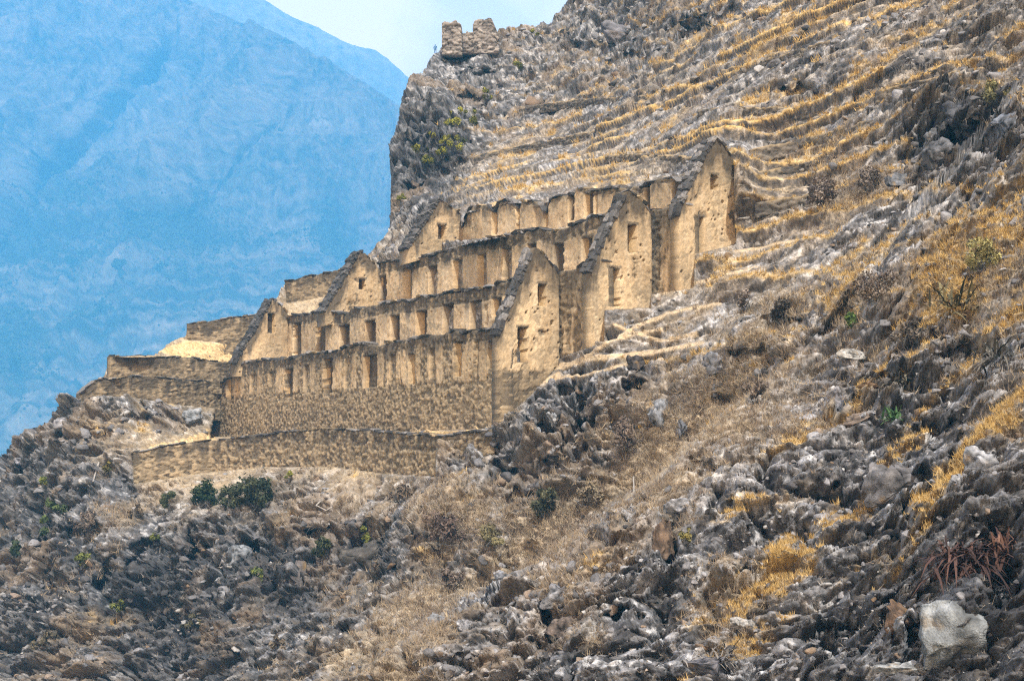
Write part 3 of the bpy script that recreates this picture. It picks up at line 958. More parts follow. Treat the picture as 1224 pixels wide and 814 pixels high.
def pl1(A, Z, top, n1, n3):
    up = sstep(Z, 2.9, 3.7)
    p = np.zeros_like(A)
    for i, o_ in enumerate(ops):
        p = np.maximum(p, seg(A, o_[1] - .05, o_[1] + (1.3 if i % 3 else 2.2), .1))
        p = np.maximum(p, seg(A, o_[0] - .5, o_[0], .1))
    p = p * up * sstep(top, .5, 1.0)
    run = 0.4 * sstep(n3, .16, .45) * sstep(Z, .6, 3.0)
    return np.maximum(p * (.72 + n3), run) + .12


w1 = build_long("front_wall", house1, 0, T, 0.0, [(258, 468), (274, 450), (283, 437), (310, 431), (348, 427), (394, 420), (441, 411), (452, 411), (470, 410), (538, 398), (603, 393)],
                lambda a: np.interp(a, [0, T], [-3.2, -2.4]), ops, make_look(pl1, 1.0), 11, rough=0.07, stone=(.36, .25))
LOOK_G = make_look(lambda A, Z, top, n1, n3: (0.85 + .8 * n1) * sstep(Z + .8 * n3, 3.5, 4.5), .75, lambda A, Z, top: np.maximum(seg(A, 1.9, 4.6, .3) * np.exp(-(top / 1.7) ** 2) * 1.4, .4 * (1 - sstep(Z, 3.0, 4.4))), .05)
build_gable("gable", house1, 0.0, [(597, 402), (601, 389), (639, 296), (644, 298), (664, 322), (669, 331)], [(597, 530), (630, 500), (669.5, 452)],
            [(618.5, 630, 392, 433, 1.0), (643, 652.5, 340, 366, .9), (612, 614, 418, 424, .3), (633, 635, 352, 355, .25), (658, 661, 383, 389, .25), (648, 653, 396, 398, .2), (637, 639, 405, 407, .2), (655, 657, 360, 362, .2), (628, 630, 372, 375, .2), (610, 612, 436, 440, .2), (638, 641, 372, 374, .2)], LOOK_G, 21)
LOOK_L = make_look(lambda A, Z, top, n1, n3: 0.75 + .5 * n1, 1.0, lambda A, Z, top: np.exp(-top / .8) * .8, -.05)
build_gable("gable", house1, 57.0, [(282, 434), (326, 359), (331, 361), (343, 375), (346, 381)], [(282, 450), (346, 450)],
            [(320.5, 328.5, 375, 398, .6), (323, 327, 398, 416, .25)], LOOK_L, 22, thick=2.0)
# buttress that returns beside the gable
# storehouse on the middle terrace
house2 = empty("storehouse", tuple(O + PV * S2), "middle roofless storehouse, its door gable standing between the lowest and the highest gable", "ruin", "storehouse ruins on the terraces")
T2_ = 57.0
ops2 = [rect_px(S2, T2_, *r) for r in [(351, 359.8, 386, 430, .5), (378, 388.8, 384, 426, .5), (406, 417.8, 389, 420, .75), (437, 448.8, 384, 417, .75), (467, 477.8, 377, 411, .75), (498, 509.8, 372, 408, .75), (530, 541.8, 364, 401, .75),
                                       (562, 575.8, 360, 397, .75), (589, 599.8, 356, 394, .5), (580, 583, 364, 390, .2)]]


def pl2(A, Z, top, n1, n3):
    t = T2_ - A
    return (sstep(top, .85, 1.2) * .9 + .3 * n1) * sstep(t, 4.5, 7.0) + (1 - sstep(t, 4.5, 7.0)) * (0.35 + 1.1 * n3)


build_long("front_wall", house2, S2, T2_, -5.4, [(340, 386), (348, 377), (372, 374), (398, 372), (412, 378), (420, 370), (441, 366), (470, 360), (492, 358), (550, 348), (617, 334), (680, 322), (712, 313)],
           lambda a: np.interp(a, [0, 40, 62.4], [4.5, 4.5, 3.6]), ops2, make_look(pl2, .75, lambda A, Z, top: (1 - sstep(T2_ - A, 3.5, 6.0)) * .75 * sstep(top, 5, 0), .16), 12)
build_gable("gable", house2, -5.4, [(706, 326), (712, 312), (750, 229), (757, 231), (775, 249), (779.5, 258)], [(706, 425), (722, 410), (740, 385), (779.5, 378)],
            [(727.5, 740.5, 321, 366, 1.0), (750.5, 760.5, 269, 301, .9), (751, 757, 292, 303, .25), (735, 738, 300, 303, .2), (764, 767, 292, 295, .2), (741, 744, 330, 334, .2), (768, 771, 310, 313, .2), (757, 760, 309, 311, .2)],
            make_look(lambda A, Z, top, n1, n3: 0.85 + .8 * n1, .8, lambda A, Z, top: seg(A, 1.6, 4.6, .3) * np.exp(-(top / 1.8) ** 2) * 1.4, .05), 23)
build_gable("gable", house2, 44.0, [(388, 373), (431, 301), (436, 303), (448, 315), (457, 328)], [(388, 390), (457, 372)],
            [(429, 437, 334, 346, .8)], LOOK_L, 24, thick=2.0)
# storehouse on the upper terrace with the niche wall behind it
house3 = empty("storehouse", tuple(O + PV * S3), "highest roofless storehouse, with a pointed gable and a niched back wall against the hill", "ruin", "storehouse ruins on the terraces")
T3_ = 44.5
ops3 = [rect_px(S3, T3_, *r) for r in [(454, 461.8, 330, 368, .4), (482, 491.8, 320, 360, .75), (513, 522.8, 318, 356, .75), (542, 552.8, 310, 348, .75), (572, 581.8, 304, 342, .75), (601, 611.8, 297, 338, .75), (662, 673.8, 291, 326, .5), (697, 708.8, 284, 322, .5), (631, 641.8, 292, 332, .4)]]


def pl3(A, Z, top, n1, n3):
    t = T3_ - A
    return (sstep(top, .85, 1.2) * .9 + .3 * n1) * sstep(t, 1.5, 3.5) + (1 - sstep(t, 1.5, 3.5)) * (0.25 + 1.1 * n3)


build_long("front_wall", house3, S3, T3_, -8.6, [(440, 325), (450, 316), (493, 311), (556, 292), (600, 282), (645, 272), (661, 280), (668, 276), (709, 260), (742, 256), (779, 251), (816, 244), (824, 246)],
           lambda a: np.interp(a, [0, 53.1], [9.0, 7.5]), ops3, make_look(pl3, .8, lambda A, Z, top: (1 - sstep(T3_ - A, .5, 3.0)) * .7 * sstep(top, 4.5, 0), .18), 13)
build_gable("gable", house3, -8.6, [(812, 258), (814.5, 245), (855, 164), (859, 168), (876, 191), (879.5, 197)], [(812, 358), (829, 345), (834, 312), (879.5, 302)],
            [(830.5, 841, 260, 303, 1.0), (849, 858, 210, 227, .9), (853, 856, 226, 234, .15), (845, 848, 250, 253, .2), (862, 865, 240, 243, .2), (866, 868, 228, 230, .2), (849, 851, 262, 264, .2), (858, 860, 256, 258, .2), (870, 872, 256, 258, .2)],
            make_look(lambda A, Z, top, n1, n3: 0.85 + .8 * n1, .6, lambda A, Z, top: np.exp(-(top / 1.6) ** 2) * 1.4 * sstep(A, 1.8, 2.6), .08), 25)
build_gable("gable", house3, 34.5, [(488, 298), (526, 239), (532, 241), (549, 253), (556, 262)], [(488, 315), (556, 295)],
            [(524, 533, 269, 286, .8)], LOOK_L, 26, thick=2.0)
T4 = 35.0
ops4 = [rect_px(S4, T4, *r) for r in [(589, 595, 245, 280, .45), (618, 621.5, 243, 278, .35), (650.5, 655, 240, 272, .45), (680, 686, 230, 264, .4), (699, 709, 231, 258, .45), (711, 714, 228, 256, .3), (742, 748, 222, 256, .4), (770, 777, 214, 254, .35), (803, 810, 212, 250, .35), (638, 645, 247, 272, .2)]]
build_long("back_wall", house3, S4, T4, -3.5, [(553, 268), (558, 256), (564, 247), (578, 245), (588, 249), (592, 254), (596, 243), (606, 238), (616, 243), (619, 252), (623, 243), (636, 239), (649, 246), (652, 254), (656, 237), (680, 232), (684, 230), (690, 222), (700, 227),
                                                 (712, 228), (741, 224), (748, 230), (757, 222), (766, 226), (778, 216), (805, 212), (812, 222), (818, 210), (826, 210)],
           lambda a: np.interp(a, [0, 38.5], [14.5, 12.5]), ops4, make_look(lambda A, Z, top, n1, n3: .9 * sstep(top, .2, .5) + .4 * n1, .45, None, .15), 14, thick=.9)


# -- retaining and terrace walls
def bent_wall(name, top_px, bot_px, depth, label, cat, look, seed, thick=1.0, extra=1.2, group=None, caps=True, **kw):
    fd = DI(depth)
    top_px = np.array(top_px, float)
    bot_px = np.array(bot_px, float)
    xs = np.linspace(top_px[0, 0], top_px[-1, 0], 60)
    Tp = at(xs, np.interp(xs, top_px[:, 0], top_px[:, 1]), fd(xs, None))
    Bp = at(xs, np.interp(xs, bot_px[:, 0], bot_px[:, 1]), fd(xs, None))
    sl = np.concatenate([[0], np.cumsum(np.linalg.norm(np.diff(Tp[:, :2], axis=0), axis=1))])

    def curve(a):
        p = np.stack([np.interp(a, sl, Tp[:, 0]), np.interp(a, sl, Tp[:, 1]), 0 * a], -1)
        t = np.gradient(p, axis=0)
        nn = np.stack([t[:, 1], -t[:, 0], 0 * a], -1)
        nn /= np.linalg.norm(nn, axis=-1, keepdims=True)
        return p, nn
    zt = lambda a: np.interp(a, sl, Tp[:, 2]) + 0.09 * vnoise(np.stack([a / .8, a * 0 + seed, a * 0], -1), 9)
    zb = lambda a: np.interp(a, sl, Bp[:, 2]) - extra
    root = empty(name, (float(Tp[30, 0]), float(Tp[30, 1]), float(Bp[30, 2])), label, cat, group)
    me = wall_mesh("masonry", None, None, None, sl[-1], zt, zb, thick, (), 0.13, 0.08, look, seed, curve=curve, **kw)
    w = obj("masonry", me, M_WALL, root)
    if caps:
        a = 0.0
        while a < sl[-1] - .3:
            ww = random.uniform(.45, 1.2)
            if random.random() > .2:
                p, nn = curve(np.array([a, a + min(ww, sl[-1] - a)]))
                z = zt(np.array([a, a + ww]))
                e3 = Vector((*(p[1] - p[0])[:2], z[1] - z[0]))
                L_ = e3.length
                ex = e3.normalized()
                n_ = Vector(nn[0])
                ez = ex.cross(n_)
                if ez.z < 0:
                    ez = -ez
                h_ = random.uniform(.1, .2)
                mid = (p[0] + p[1]) / 2 - nn[0] * (thick * .35)
                cap_stone("capping_stone", root, Vector((mid[0], mid[1], z.mean())) + ez * h_ * .3, ex, ez.cross(ex), ez, (L_, thick * random.uniform(.7, 1.0), h_))
            a += ww
    return root


LOOK_R = make_look(lambda A, Z, top, n1, n3: 0.10 + .45 * sstep(n3, .15, .5) * .6, .55)
LOOK_D = make_look(lambda A, Z, top, n1, n3: 0.02 + .4 * n3, .9, lambda A, Z, top: 0.25 + 0 * A)
bent_wall("retaining_wall", [(157, 542), (200, 532), (256, 526), (312, 520), (384, 512), (441, 515), (499, 520), (524, 521), (560, 518), (592, 512)],
          [(157, 578), (240, 565), (312, 557), (398, 557), (456, 566), (524, 573), (560, 550), (592, 522)], R_DEPTH, "long curved rubble stone wall holding up the ledge under the lowest storehouse", "stone wall", LOOK_R, 31, rough=.10, stone=(.44, .30))
bent_wall("terrace_wall", [(131, 426), (180, 426), (229, 428), (276, 434), (286, 436)], [(121, 454), (180, 450), (286, 460)], T1_DEPTH,
          "dark terrace wall with a flat top left of the lowest storehouse, above the pale sand strip", "stone wall", LOOK_D, 32, group="terrace walls left of the storehouses", rough=.08)
bent_wall("terrace_wall", [(95, 470), (104, 461), (116, 454), (166, 449), (183, 451), (266, 457)], [(95, 485), (156, 475), (213, 484), (262, 490)], T2_DEPTH,
          "lowest dark terrace wall left of the storehouses, with a rounded end above the grey rocks", "stone wall", LOOK_D, 33, group="terrace walls left of the storehouses", rough=.08)
bent_wall("terrace_wall", [(223, 388), (276, 380), (309, 376), (318, 376)], [(219, 407), (292, 412), (318, 412)], T3_DEPTH,
          "small dark terrace wall behind the leftmost gable, above the bare sandy slope", "stone wall", LOOK_D, 34, group="terrace walls left of the storehouses", rough=.08)
bent_wall("terrace_wall", [(340, 337), (380, 328), (411, 322), (416, 322)], [(341, 363), (360, 360), (416, 348)], T4_DEPTH,
          "highest brown terrace wall standing against the blue mountain, left of the middle gable", "stone wall", LOOK_D, 35, group="terrace walls left of the storehouses", rough=.08)

# ------------------------------------------------------------------ hilltop ruin and the figure beside it
HT = 208.0


def front_wall_px(name, parent, top_px, y_bot, D, thick, seed, look):
    xs = [p[0] for p in top_px]
    P0 = at(xs[0], y_bot, D)
    P1 = at(xs[-1], y_bot, D)
    e = P1 - P0
    e[2] = 0
    L = np.linalg.norm(e)
    e /= L
    zt_ = zfun([((x - xs[0]) / (xs[-1] - xs[0]) * L, float(at(x, y, D)[2])) for x, y in top_px])
    zt = lambda a: zt_(a) + .45 * (u01(hsh(np.floor(a / .55).astype(int), np.zeros(len(a), int), np.zeros(len(a), int), seed)) - .5)
    zb = float(P0[2])
    me = wall_mesh(name, P0, e, np.array([0, -1.0, 0]), L, zt, lambda a: zb + 0 * a, thick, (), .12, .12, look, seed, stone=(.75, .5), rough=.30)
    return obj(name, me, M_WALL, parent)


LOOK_H = lambda A, Z, top, sid, n1, n2, n3: (mix((0.10, 0.09, 0.085), (0.36, 0.325, 0.295), np.clip(sid * .8 + .3 * n1 + .1, 0, 1)), np.zeros_like(A))
ht = empty("hilltop_ruin", tuple(at(560, 55, HT)), "broken pinkish stone towers on the skyline at the top of the crag", "ruin")
front_wall_px("tower_wall", ht, [(528, 29), (530, 27), (534, 26), (538, 27), (542, 25), (545, 23.5), (547, 26), (550, 27), (552, 31), (552.5, 36)], 66, HT, 3.0, 51, LOOK_H)
front_wall_px("low_wall", ht, [(552.5, 39), (556, 38.5), (560, 40), (566, 39)], 64, HT + .4, 2.2, 52, LOOK_H)
front_wall_px("tower_wall", ht, [(565, 32), (567, 27), (570, 26), (573, 24), (578, 23), (585, 20.5), (588, 23), (591, 30), (595, 39), (597, 46)], 64, HT + .2, 3.0, 53, LOOK_H)

pb = at(520.3, 66.5, 212.0)
bmv = [(0, 0, .95), (0, 0, 1.18), (0, 0, 1.40), (0, 0, 1.50), (0, -.02, 1.66), (.10, 0, .90), (.11, -.04, .50), (.11, 0, .06), (-.10, 0, .90), (-.12, .03, .50), (-.12, .02, .06),
       (.19, 0, 1.38), (.25, .03, 1.10), (.24, -.06, .86), (-.19, 0, 1.38), (-.26, .02, 1.10), (-.22, -.10, .88), (.11, -.16, .04), (-.12, -.14, .04)]
bme = [(0, 1), (1, 2), (2, 3), (3, 4), (0, 5), (5, 6), (6, 7), (0, 8), (8, 9), (9, 10), (2, 11), (11, 12), (12, 13), (2, 14), (14, 15), (15, 16), (7, 17), (10, 18)]
rad = [.15, .14, .15, .06, .10, .10, .07, .05, .10, .07, .05, .08, .05, .04, .08, .05, .04, .04, .04]
pme = bpy.data.meshes.new("body")
pme.from_pydata(bmv, bme, [])
per_root = empty("person", tuple(pb), "tiny person in blue standing on the skyline left of the hilltop towers", "person")
pers = obj("body", pme, None, per_root)
pers.matrix_parent_inverse = Matrix.Identity(4)
sk = pers.modifiers.new("skin", 'SKIN')
for i, d in enumerate(pme.skin_vertices[0].data):
    d.radius = (rad[i], rad[i] * .8)
pme.skin_vertices[0].data[0].use_root = True
pers.modifiers.new("sub", 'SUBSURF').levels = 1
M_BLUE = bpy.data.materials.new("blue_clothes")
M_BLUE.use_nodes = True
M_BLUE.node_tree.nodes["Principled BSDF"].inputs["Base Color"].default_value = (0.03, 0.13, 0.30, 1)
pme.materials.append(M_BLUE)

# ------------------------------------------------------------------ terrace walls on the upper slope
LOOK_T = lambda A, Z, top, sid, n1, n2, n3: (mix(mix((0.045, 0.042, 0.04), (0.18, 0.16, 0.135), np.clip(sid * .8 + .35 * n1 + .1, 0, 1)), (0.40, 0.30, 0.16), 0.7 * np.exp(-top / .12) * (n1 > -.1)), np.zeros_like(A))


def slope_wall(line, h, label, seed):
    l = np.array(line, float)
    xs = np.linspace(l[0, 0], l[-1, 0], 14)
    ys = np.interp(xs, l[:, 0], l[:, 1])
    D = np.array([min(ground(x, y + d)[1] for d in (1, 3, 5)) for x, y in zip(xs, ys)]) - .25
    D = np.convolve(np.pad(D, 3, 'edge'), np.ones(7) / 7, 'valid')
    hh = h * (0.75 + 0.35 * np.sin(xs * .13 + seed) * np.sin(xs * .041))
    bent_wall("terrace_wall", list(zip(xs, ys)), list(zip(xs, ys + hh)), list(zip(xs, D)), label, "stone wall", LOOK_T, seed, thick=1.0, extra=.8, group="old terrace walls on the upper slope", caps=False, rough=.12, stone=(.5, .3))


for ln, h, lb in [
    ([(566, 187), (600, 178), (640, 170), (680, 162), (716, 156)], 9, "long dark dry stone terrace wall crossing the slope right of the crag, above the niches"),
    ([(832, 131), (900, 128), (940, 129), (985, 126)], 5, "nearly level terrace wall edged with orange grass, up the slope from the tallest gable"),
    ([(896, 179), (930, 172), (985, 158), (1040, 143), (1088, 127)], 7, "terrace wall climbing right from beside the peak of the tallest gable"),
    ([(860, 84), (910, 72), (960, 58), (1024, 36)], 6, "high terrace wall with orange grass climbing towards the top right"),
    ([(1044, 110), (1095, 97), (1146, 83)], 5, "short thin terrace wall left of the dark crag at right"),
    ([(898, 208), (930, 202), (984, 190)], 6, "terrace wall below a strip of pale grass, right of the tallest gable"),
    ([(722, 186), (770, 184), (826, 188)], 5, "faint low terrace wall just left of the peak of the tallest gable"),
    ([(620, 128), (680, 120), (740, 116), (800, 112)], 4, "low broken terrace line under the grey cliffs of the skyline"),
    ([(902, 244), (940, 236), (1000, 226)], 4, "lowest thin terrace wall right of the tallest gable, above grey scrub"),
]:
    slope_wall(ln, h, lb, 60 + int(ln[0][0]) % 30)

# ------------------------------------------------------------------ rocks
LKF = LK
rockw = np.clip(relief, 0, 1.4) * (1 - 0.75 * np.clip(soil, 0, 1)) * (1 - .6 * np.clip(scrub, 0, 1)) * (sky_d > 2) * (PATH < .3) * (CALM > .15) * (PY < 850) * (1 - .8 * crag_w) * (1 - .5 * strata) * (.25 + .75 * sstep(fbm(BASE / 5.0, 3, 130), -.1, .25)) * (PX > -30) * (PX < 1260)
ico = bmesh.new()
bmesh.ops.create_icosphere(ico, subdivisions=1, radius=1)
IV = np.array([v.co[:] for v in ico.verts])
IF = np.array([[v.index for v in f.verts] for f in ico.faces])
ico.free()
ico = bmesh.new()
bmesh.ops.create_icosphere(ico, subdivisions=4, radius=1)
BV = np.array([v.co[:] for v in ico.verts])
BF = np.array([[v.index for v in f.verts] for f in ico.faces])
ico.free()


ico = bmesh.new()
bmesh.ops.create_icosphere(ico, subdivisions=2, radius=1)
I2V = np.array([v.co[:] for v in ico.verts])
I2F = np.array([[v.index for v in f.verts] for f in ico.faces])
ico.free()


def blocky(Vs, k, seed):
    """cut a ball with random planes: an angular stone"""
    r = np.random.default_rng(seed)
    V_ = Vs.copy()
    for _ in range(k):
        n = r.normal(size=3)
        n /= np.linalg.norm(n)
        h = r.uniform(.32, .72)
        d = V_ @ n - h
        V_ -= np.clip(d, 0, None)[:, None] * n * .95
    return V_


TPL = [blocky(IV, 9, i) * (1 + .12 * np.random.default_rng(i).normal(size=(len(IV), 1))) for i in range(40)]


TPL2 = [blocky(I2V, 11, 60 + i) * (1 + .06 * np.random.default_rng(60 + i).normal(size=(len(I2V), 1))) for i in range(30)]


def rot_rand(n, tilt):
    """random turns about the slope normal with some tilt"""
    M = np.zeros((n, 3, 3))
    a = R.uniform(0, 2 * np.pi, n)
    ax = R.normal(size=(n, 3))
    ax /= np.linalg.norm(ax, axis=1, keepdims=True)
    for i in range(n):
        M[i] = np.array(Matrix.Rotation(R.normal() * tilt, 3, Vector(ax[i])) @ Matrix.Rotation(a[i], 3, 'Z'))
    return M


def scatter(weight, n):
    w = np.clip(weight, 0, None).ravel()
    c = np.cumsum(w)
    k = np.searchsorted(c, R.uniform(0, c[-1], n))
    return np.unravel_index(k, weight.shape)


NR = 6200
J, K = scatter(rockw, NR)
Pr, Nr, Dr = POS[J, K], NRM[J, K], DEP[J, K]
size = np.clip(np.exp(R.normal(1.05, .6, NR)), 1.4, 11) * Dr / F
shape = np.stack([R.uniform(.9, 1.5, NR), R.uniform(.7, 1.1, NR), R.uniform(.45, .85, NR)], -1)
M3 = rot_rand(NR, .45)
tone = np.clip(R.normal(.0, .5, NR), -1, 1)
dk = dark[J, K]
vs, fs, rep_n, off_n = [], [], [], 0
for i in range(NR):
    big_ = size[i] * F / Dr[i] > 3.4
    t, tf = (TPL2[i % 30], I2F) if big_ else (TPL[i % 40], IF)
    vs.append((t * shape[i]) @ M3[i].T * size[i] + Pr[i] + Nr[i] * size[i] * -.05)
    fs.append(tf + off_n)
    off_n += len(t)
    rep_n.append(len(t))
rc = mix((0.05, 0.05, 0.055), (0.34, 0.345, 0.375), np.clip(.5 + .5 * tone - .35 * dk, 0, 1))
pick = R.uniform(size=NR)
rc = np.where((pick < .10)[:, None], rc * .4 + np.array([.15, .10, .055]), rc)
rc = np.where((pick > .93)[:, None], np.array([.42, .42, .43]) * R.uniform(.7, 1.05, (NR, 1)), rc)
rc = np.where(((strata[J, K] > .4) & (pick > .25))[:, None], rc * .55 + np.array([.10, .085, .062]), rc)
Cst = np.repeat(rc, rep_n, 0) * R.uniform(.85, 1.15, (off_n, 1))
loose = obj("loose_rocks", mesh_from("loose_rocks", np.concatenate(vs), np.concatenate(fs), Cst, smooth=False), M_STONE)
tag(loose, "loose grey rocks strewn over the hillside", "rocks", kind="stuff")

# single boulders and outcrops that stand out
BOULDERS = [
    # px, py, width, height (picture), tone, label
    (1146, 752, 104, 120, (.22, .245, .27), "big pale lichen-covered boulder at the bottom right, under the red-brown bromeliads"),
    (1172, 555, 52, 40, (.34, .36, .40), "smooth grey boulder right of the orange grass bank"),
    (1072, 583, 86, 66, (.13, .13, .14), "broad dark outcrop with a pale top edge, left of the smooth grey boulder"),
    (999, 482, 44, 50, (.17, .17, .19), "squarish split grey block at the foot of the dark bank in the right middle"),
    (1018, 426, 50, 18, (.48, .48, .47), "long pale slab lying above the squarish split block"),
    (1024, 504, 40, 24, (.15, .12, .10), "brown stone tucked into the hollow right of the squarish split block"),
    (1154, 146, 66, 44, (.07, .075, .09), "large black overhanging crag near the right edge, upper part"),
    (1118, 190, 44, 42, (.12, .125, .14), "rounded dark boulder below and left of the black overhanging crag"),
    (1112, 168, 26, 24, (.15, .16, .18), "small dark stone wedged between the two large dark crag boulders"),
    (1204, 150, 40, 40, (.14, .16, .2), "blue-grey crag block at the right edge beside the black overhang"),
    (1076, 218, 34, 22, (.12, .13, .15), "low dark stone at the lower left end of the crag boulders"),
    (858, 464, 22, 34, (.22, .24, .29), "upright pointed blue-grey stone on the near ridge, above the scrub gully"),
    (862, 434, 40, 30, (.20, .21, .24), "grey outcrop directly above the upright pointed stone"),
    (785, 495, 30, 50, (.30, .32, .36), "pale streaked rock rib across the gully from the dark knoll"),
    (815, 510, 26, 34, (.28, .30, .35), "shorter pale rock rib right of the streaked rib"),
    (640, 528, 26, 34, (.38, .41, .46), "tilted pale blue slab on the dark knoll right of the retaining wall"),
    (662, 500, 20, 18, (.36, .39, .44), "rounded pale stone near the top of the dark knoll"),
    (637, 497, 18, 13, (.40, .42, .46), "small pale stone left of the rounded one on the dark knoll"),
    (757, 432, 26, 24, (.05, .045, .045), "black boulder beside the path at the head of the gully"),
    (690, 468, 30, 26, (.10, .09, .085), "dark brown boulder just below the path, left of the black boulder"),
    (600, 688, 24, 17, (.27, .29, .34), "blue-grey stone at the lower edge of the scrub gully"),
    (555, 748, 22, 20, (.24, .25, .28), "round stone with an ochre lichen face on the near ridge, bottom middle"),
    (670, 715, 54, 30, (.27, .28, .31), "long grey slab leaning above the dark cleft, bottom middle"),
    (668, 750, 40, 34, (.12, .10, .09), "dark overhanging block with a rusty cleft below the long grey slab"),
    (520, 742, 32, 20, (.28, .30, .34), "grey stone at the lower end of the near ridge"),
    (792, 650, 44, 70, (.12, .085, .06), "rusty brown rock face in the near ridge, bottom right of the gully"),
    (812, 610, 40, 30, (.24, .25, .28), "grey capstone above the rusty brown rock face"),
    (1075, 745, 44, 60, (.12, .08, .055), "rust-coloured rock face left of the big pale boulder"),
    (1082, 800, 60, 26, (.44, .47, .5), "pale stone at the bottom edge, left of the big pale boulder"),
    (884, 745, 34, 16, (.42, .42, .42), "flat pale stone in the orange grass near the bottom"),
    (850, 795, 60, 40, (.13, .13, .15), "dark rooty outcrop at the bottom edge below the flat pale stone"),
    (352, 690, 50, 46, (.11, .10, .10), "dark buttress of rock in the cliff under the retaining wall"),
    (440, 668, 60, 64, (.075, .07, .065), "bulging black cliff block beside the mossy streak"),
    (170, 690, 60, 40, (.07, .07, .075), "dark jagged outcrop in the lower left cliff"),
    (275, 662, 46, 30, (.30, .33, .38), "pale blue-grey rock on the brow of the lower left cliff"),
    (190, 545, 20, 16, (.30, .32, .36), "small grey stone at the left end of the retaining wall"),
    (228, 500, 34, 24, (.30, .32, .35), "grey rock between the terrace walls and the sandy ledge"),
    (30, 552, 34, 18, (.20, .21, .25), "dark slab on the skyline at the left edge"),
    (78, 512, 40, 22, (.22, .22, .24), "rounded grey outcrop on the skyline under the lowest terrace wall"),
    (480, 506, 10, 8, (.30, .32, .36), "single small stone lying on the ledge at the foot of the windowed wall"),
    (830, 30, 50, 30, (.06, .06, .065), "dark overhanging rock high on the slope near the top edge"),
    (740, 45, 60, 34, (.15, .15, .17), "broad grey rock face below the skyline, top middle"),
]
for bi, (x, y, w_, h_, tn, lb) in enumerate(BOULDERS):
    g = ground(x, y + h_ * .25)
    D = np.linalg.norm(g[:2]) if False else g[1]
    rx, rz = w_ / 2 * D / F, h_ / 2 * D / F
    r = np.random.default_rng(500 + bi)
    b_ = blocky(BV, 12, 900 + bi)
    ry = (rx + rz) * .55
    Vb = b_ * np.array([rx, ry, rz]) * 1.18
    q = Vb + bi * 13.7
    s_ = min(rx, rz)
    f1, f2, idd, fct = worley(q / (s_ * .55), 5)
    dn = b_ / np.linalg.norm(b_, axis=1, keepdims=True)
    Vb = Vb + dn * (s_ * (0.13 * fbm(q / (s_ * .8), 4, bi) + .22 * (idd - .5) + .2 * fct - .16 * np.exp(-(f2 - f1) / .06) + .08 * fbm(q / (s_ * .16), 3, bi)))[:, None]
    n2 = fbm(q / (s_ * .3), 4, 7)
    tn = np.array(tn) * (0.62 if max(tn) > .3 else .85)
    n5 = fbm(q / (s_ * .1), 3, 8)
    cb = tn * np.clip(1 + 1.1 * n2 + .9 * n5 + .8 * (idd - .5), .15, 2.2)[:, None]
    cb = mix(cb, (0.30, 0.19, 0.06), np.clip(fbm(q / (s_ * .6), 3, 9) * 2 - .7, 0, .6))
    me = mesh_from("boulder", Vb, BF, cb, smooth=False)
    nm = "rock_slab" if "slab" in lb else ("outcrop" if any(k in lb for k in ("outcrop", "crag", "face", "rib", "buttress", "cliff")) else "boulder")
    c0 = at(x, y, D + ry * (.05 if w_ > 90 else .35))
    o = obj(nm, me, M_STONE)
    o.location = Vector(c0)
    o.rotation_euler = (0, 0, 0)
    tag(o, lb, "rock" if nm == "outcrop" else nm.replace("_", " "))

# ------------------------------------------------------------------ plants
def blades(Pos, up, n_per, length, width, spread, seed, curl=.25):
    """many thin bent blades (two triangles each) rooted at Pos"""
    r = np.random.default_rng(seed)
    n = len(Pos) * n_per
    root = np.repeat(Pos, n_per, 0)
    L = np.repeat(length, n_per) * r.uniform(.5, 1.15, n)
    Wd = np.repeat(width, n_per) * r.uniform(.7, 1.3, n)
    d = np.repeat(up, n_per, 0) + r.normal(size=(n, 3)) * spread
    d /= np.linalg.norm(d, axis=1, keepdims=True)
    root = root + r.normal(size=(n, 3)) * (np.repeat(length, n_per) * .22)[:, None] * np.array([1, 1, .1])
    side = np.cross(d, r.normal(size=(n, 3)))
    side /= np.linalg.norm(side, axis=1, keepdims=True) + 1e-9
    mid = root + d * (L * .55)[:, None]
    d2 = d + r.normal(size=(n, 3)) * curl + np.array([0, 0, -curl])
    tip = mid + d2 * (L * .45)[:, None]
    s_ = side * (Wd / 2)[:, None]
    V_ = np.stack([root - s_, root + s_, tip], 1).reshape(-1, 3)
    return V_, np.arange(n * 3).reshape(n, 3)


def tuft_mass(name, weight, n, n_per, len_px, wid_px, spread, ca, cb, label, seed, cap_len=.9):
    J, K = scatter(weight, n)
    Pp, Np, Dp = POS[J, K], NRM[J, K], DEP[J, K]
    r = np.random.default_rng(seed)
    ln = np.minimum(len_px * np.exp(r.normal(0, .3, n)) * Dp / F, cap_len)
    wd = wid_px * Dp / F
    up = Np * .35 + np.array([0, 0, 1.0])
    V_, Fq = blades(Pp, up, n_per, ln, wd, spread, seed)
    t = np.repeat(r.uniform(0, 1, n), n_per * 3)
    c = mix(ca, cb, t) * np.repeat(r.uniform(.75, 1.2, n * n_per), 3)[:, None]
    o = obj(name, mesh_from(name, V_, Fq, c, smooth=False), M_GRASS)
    tag(o, label, "vegetation", kind="stuff")


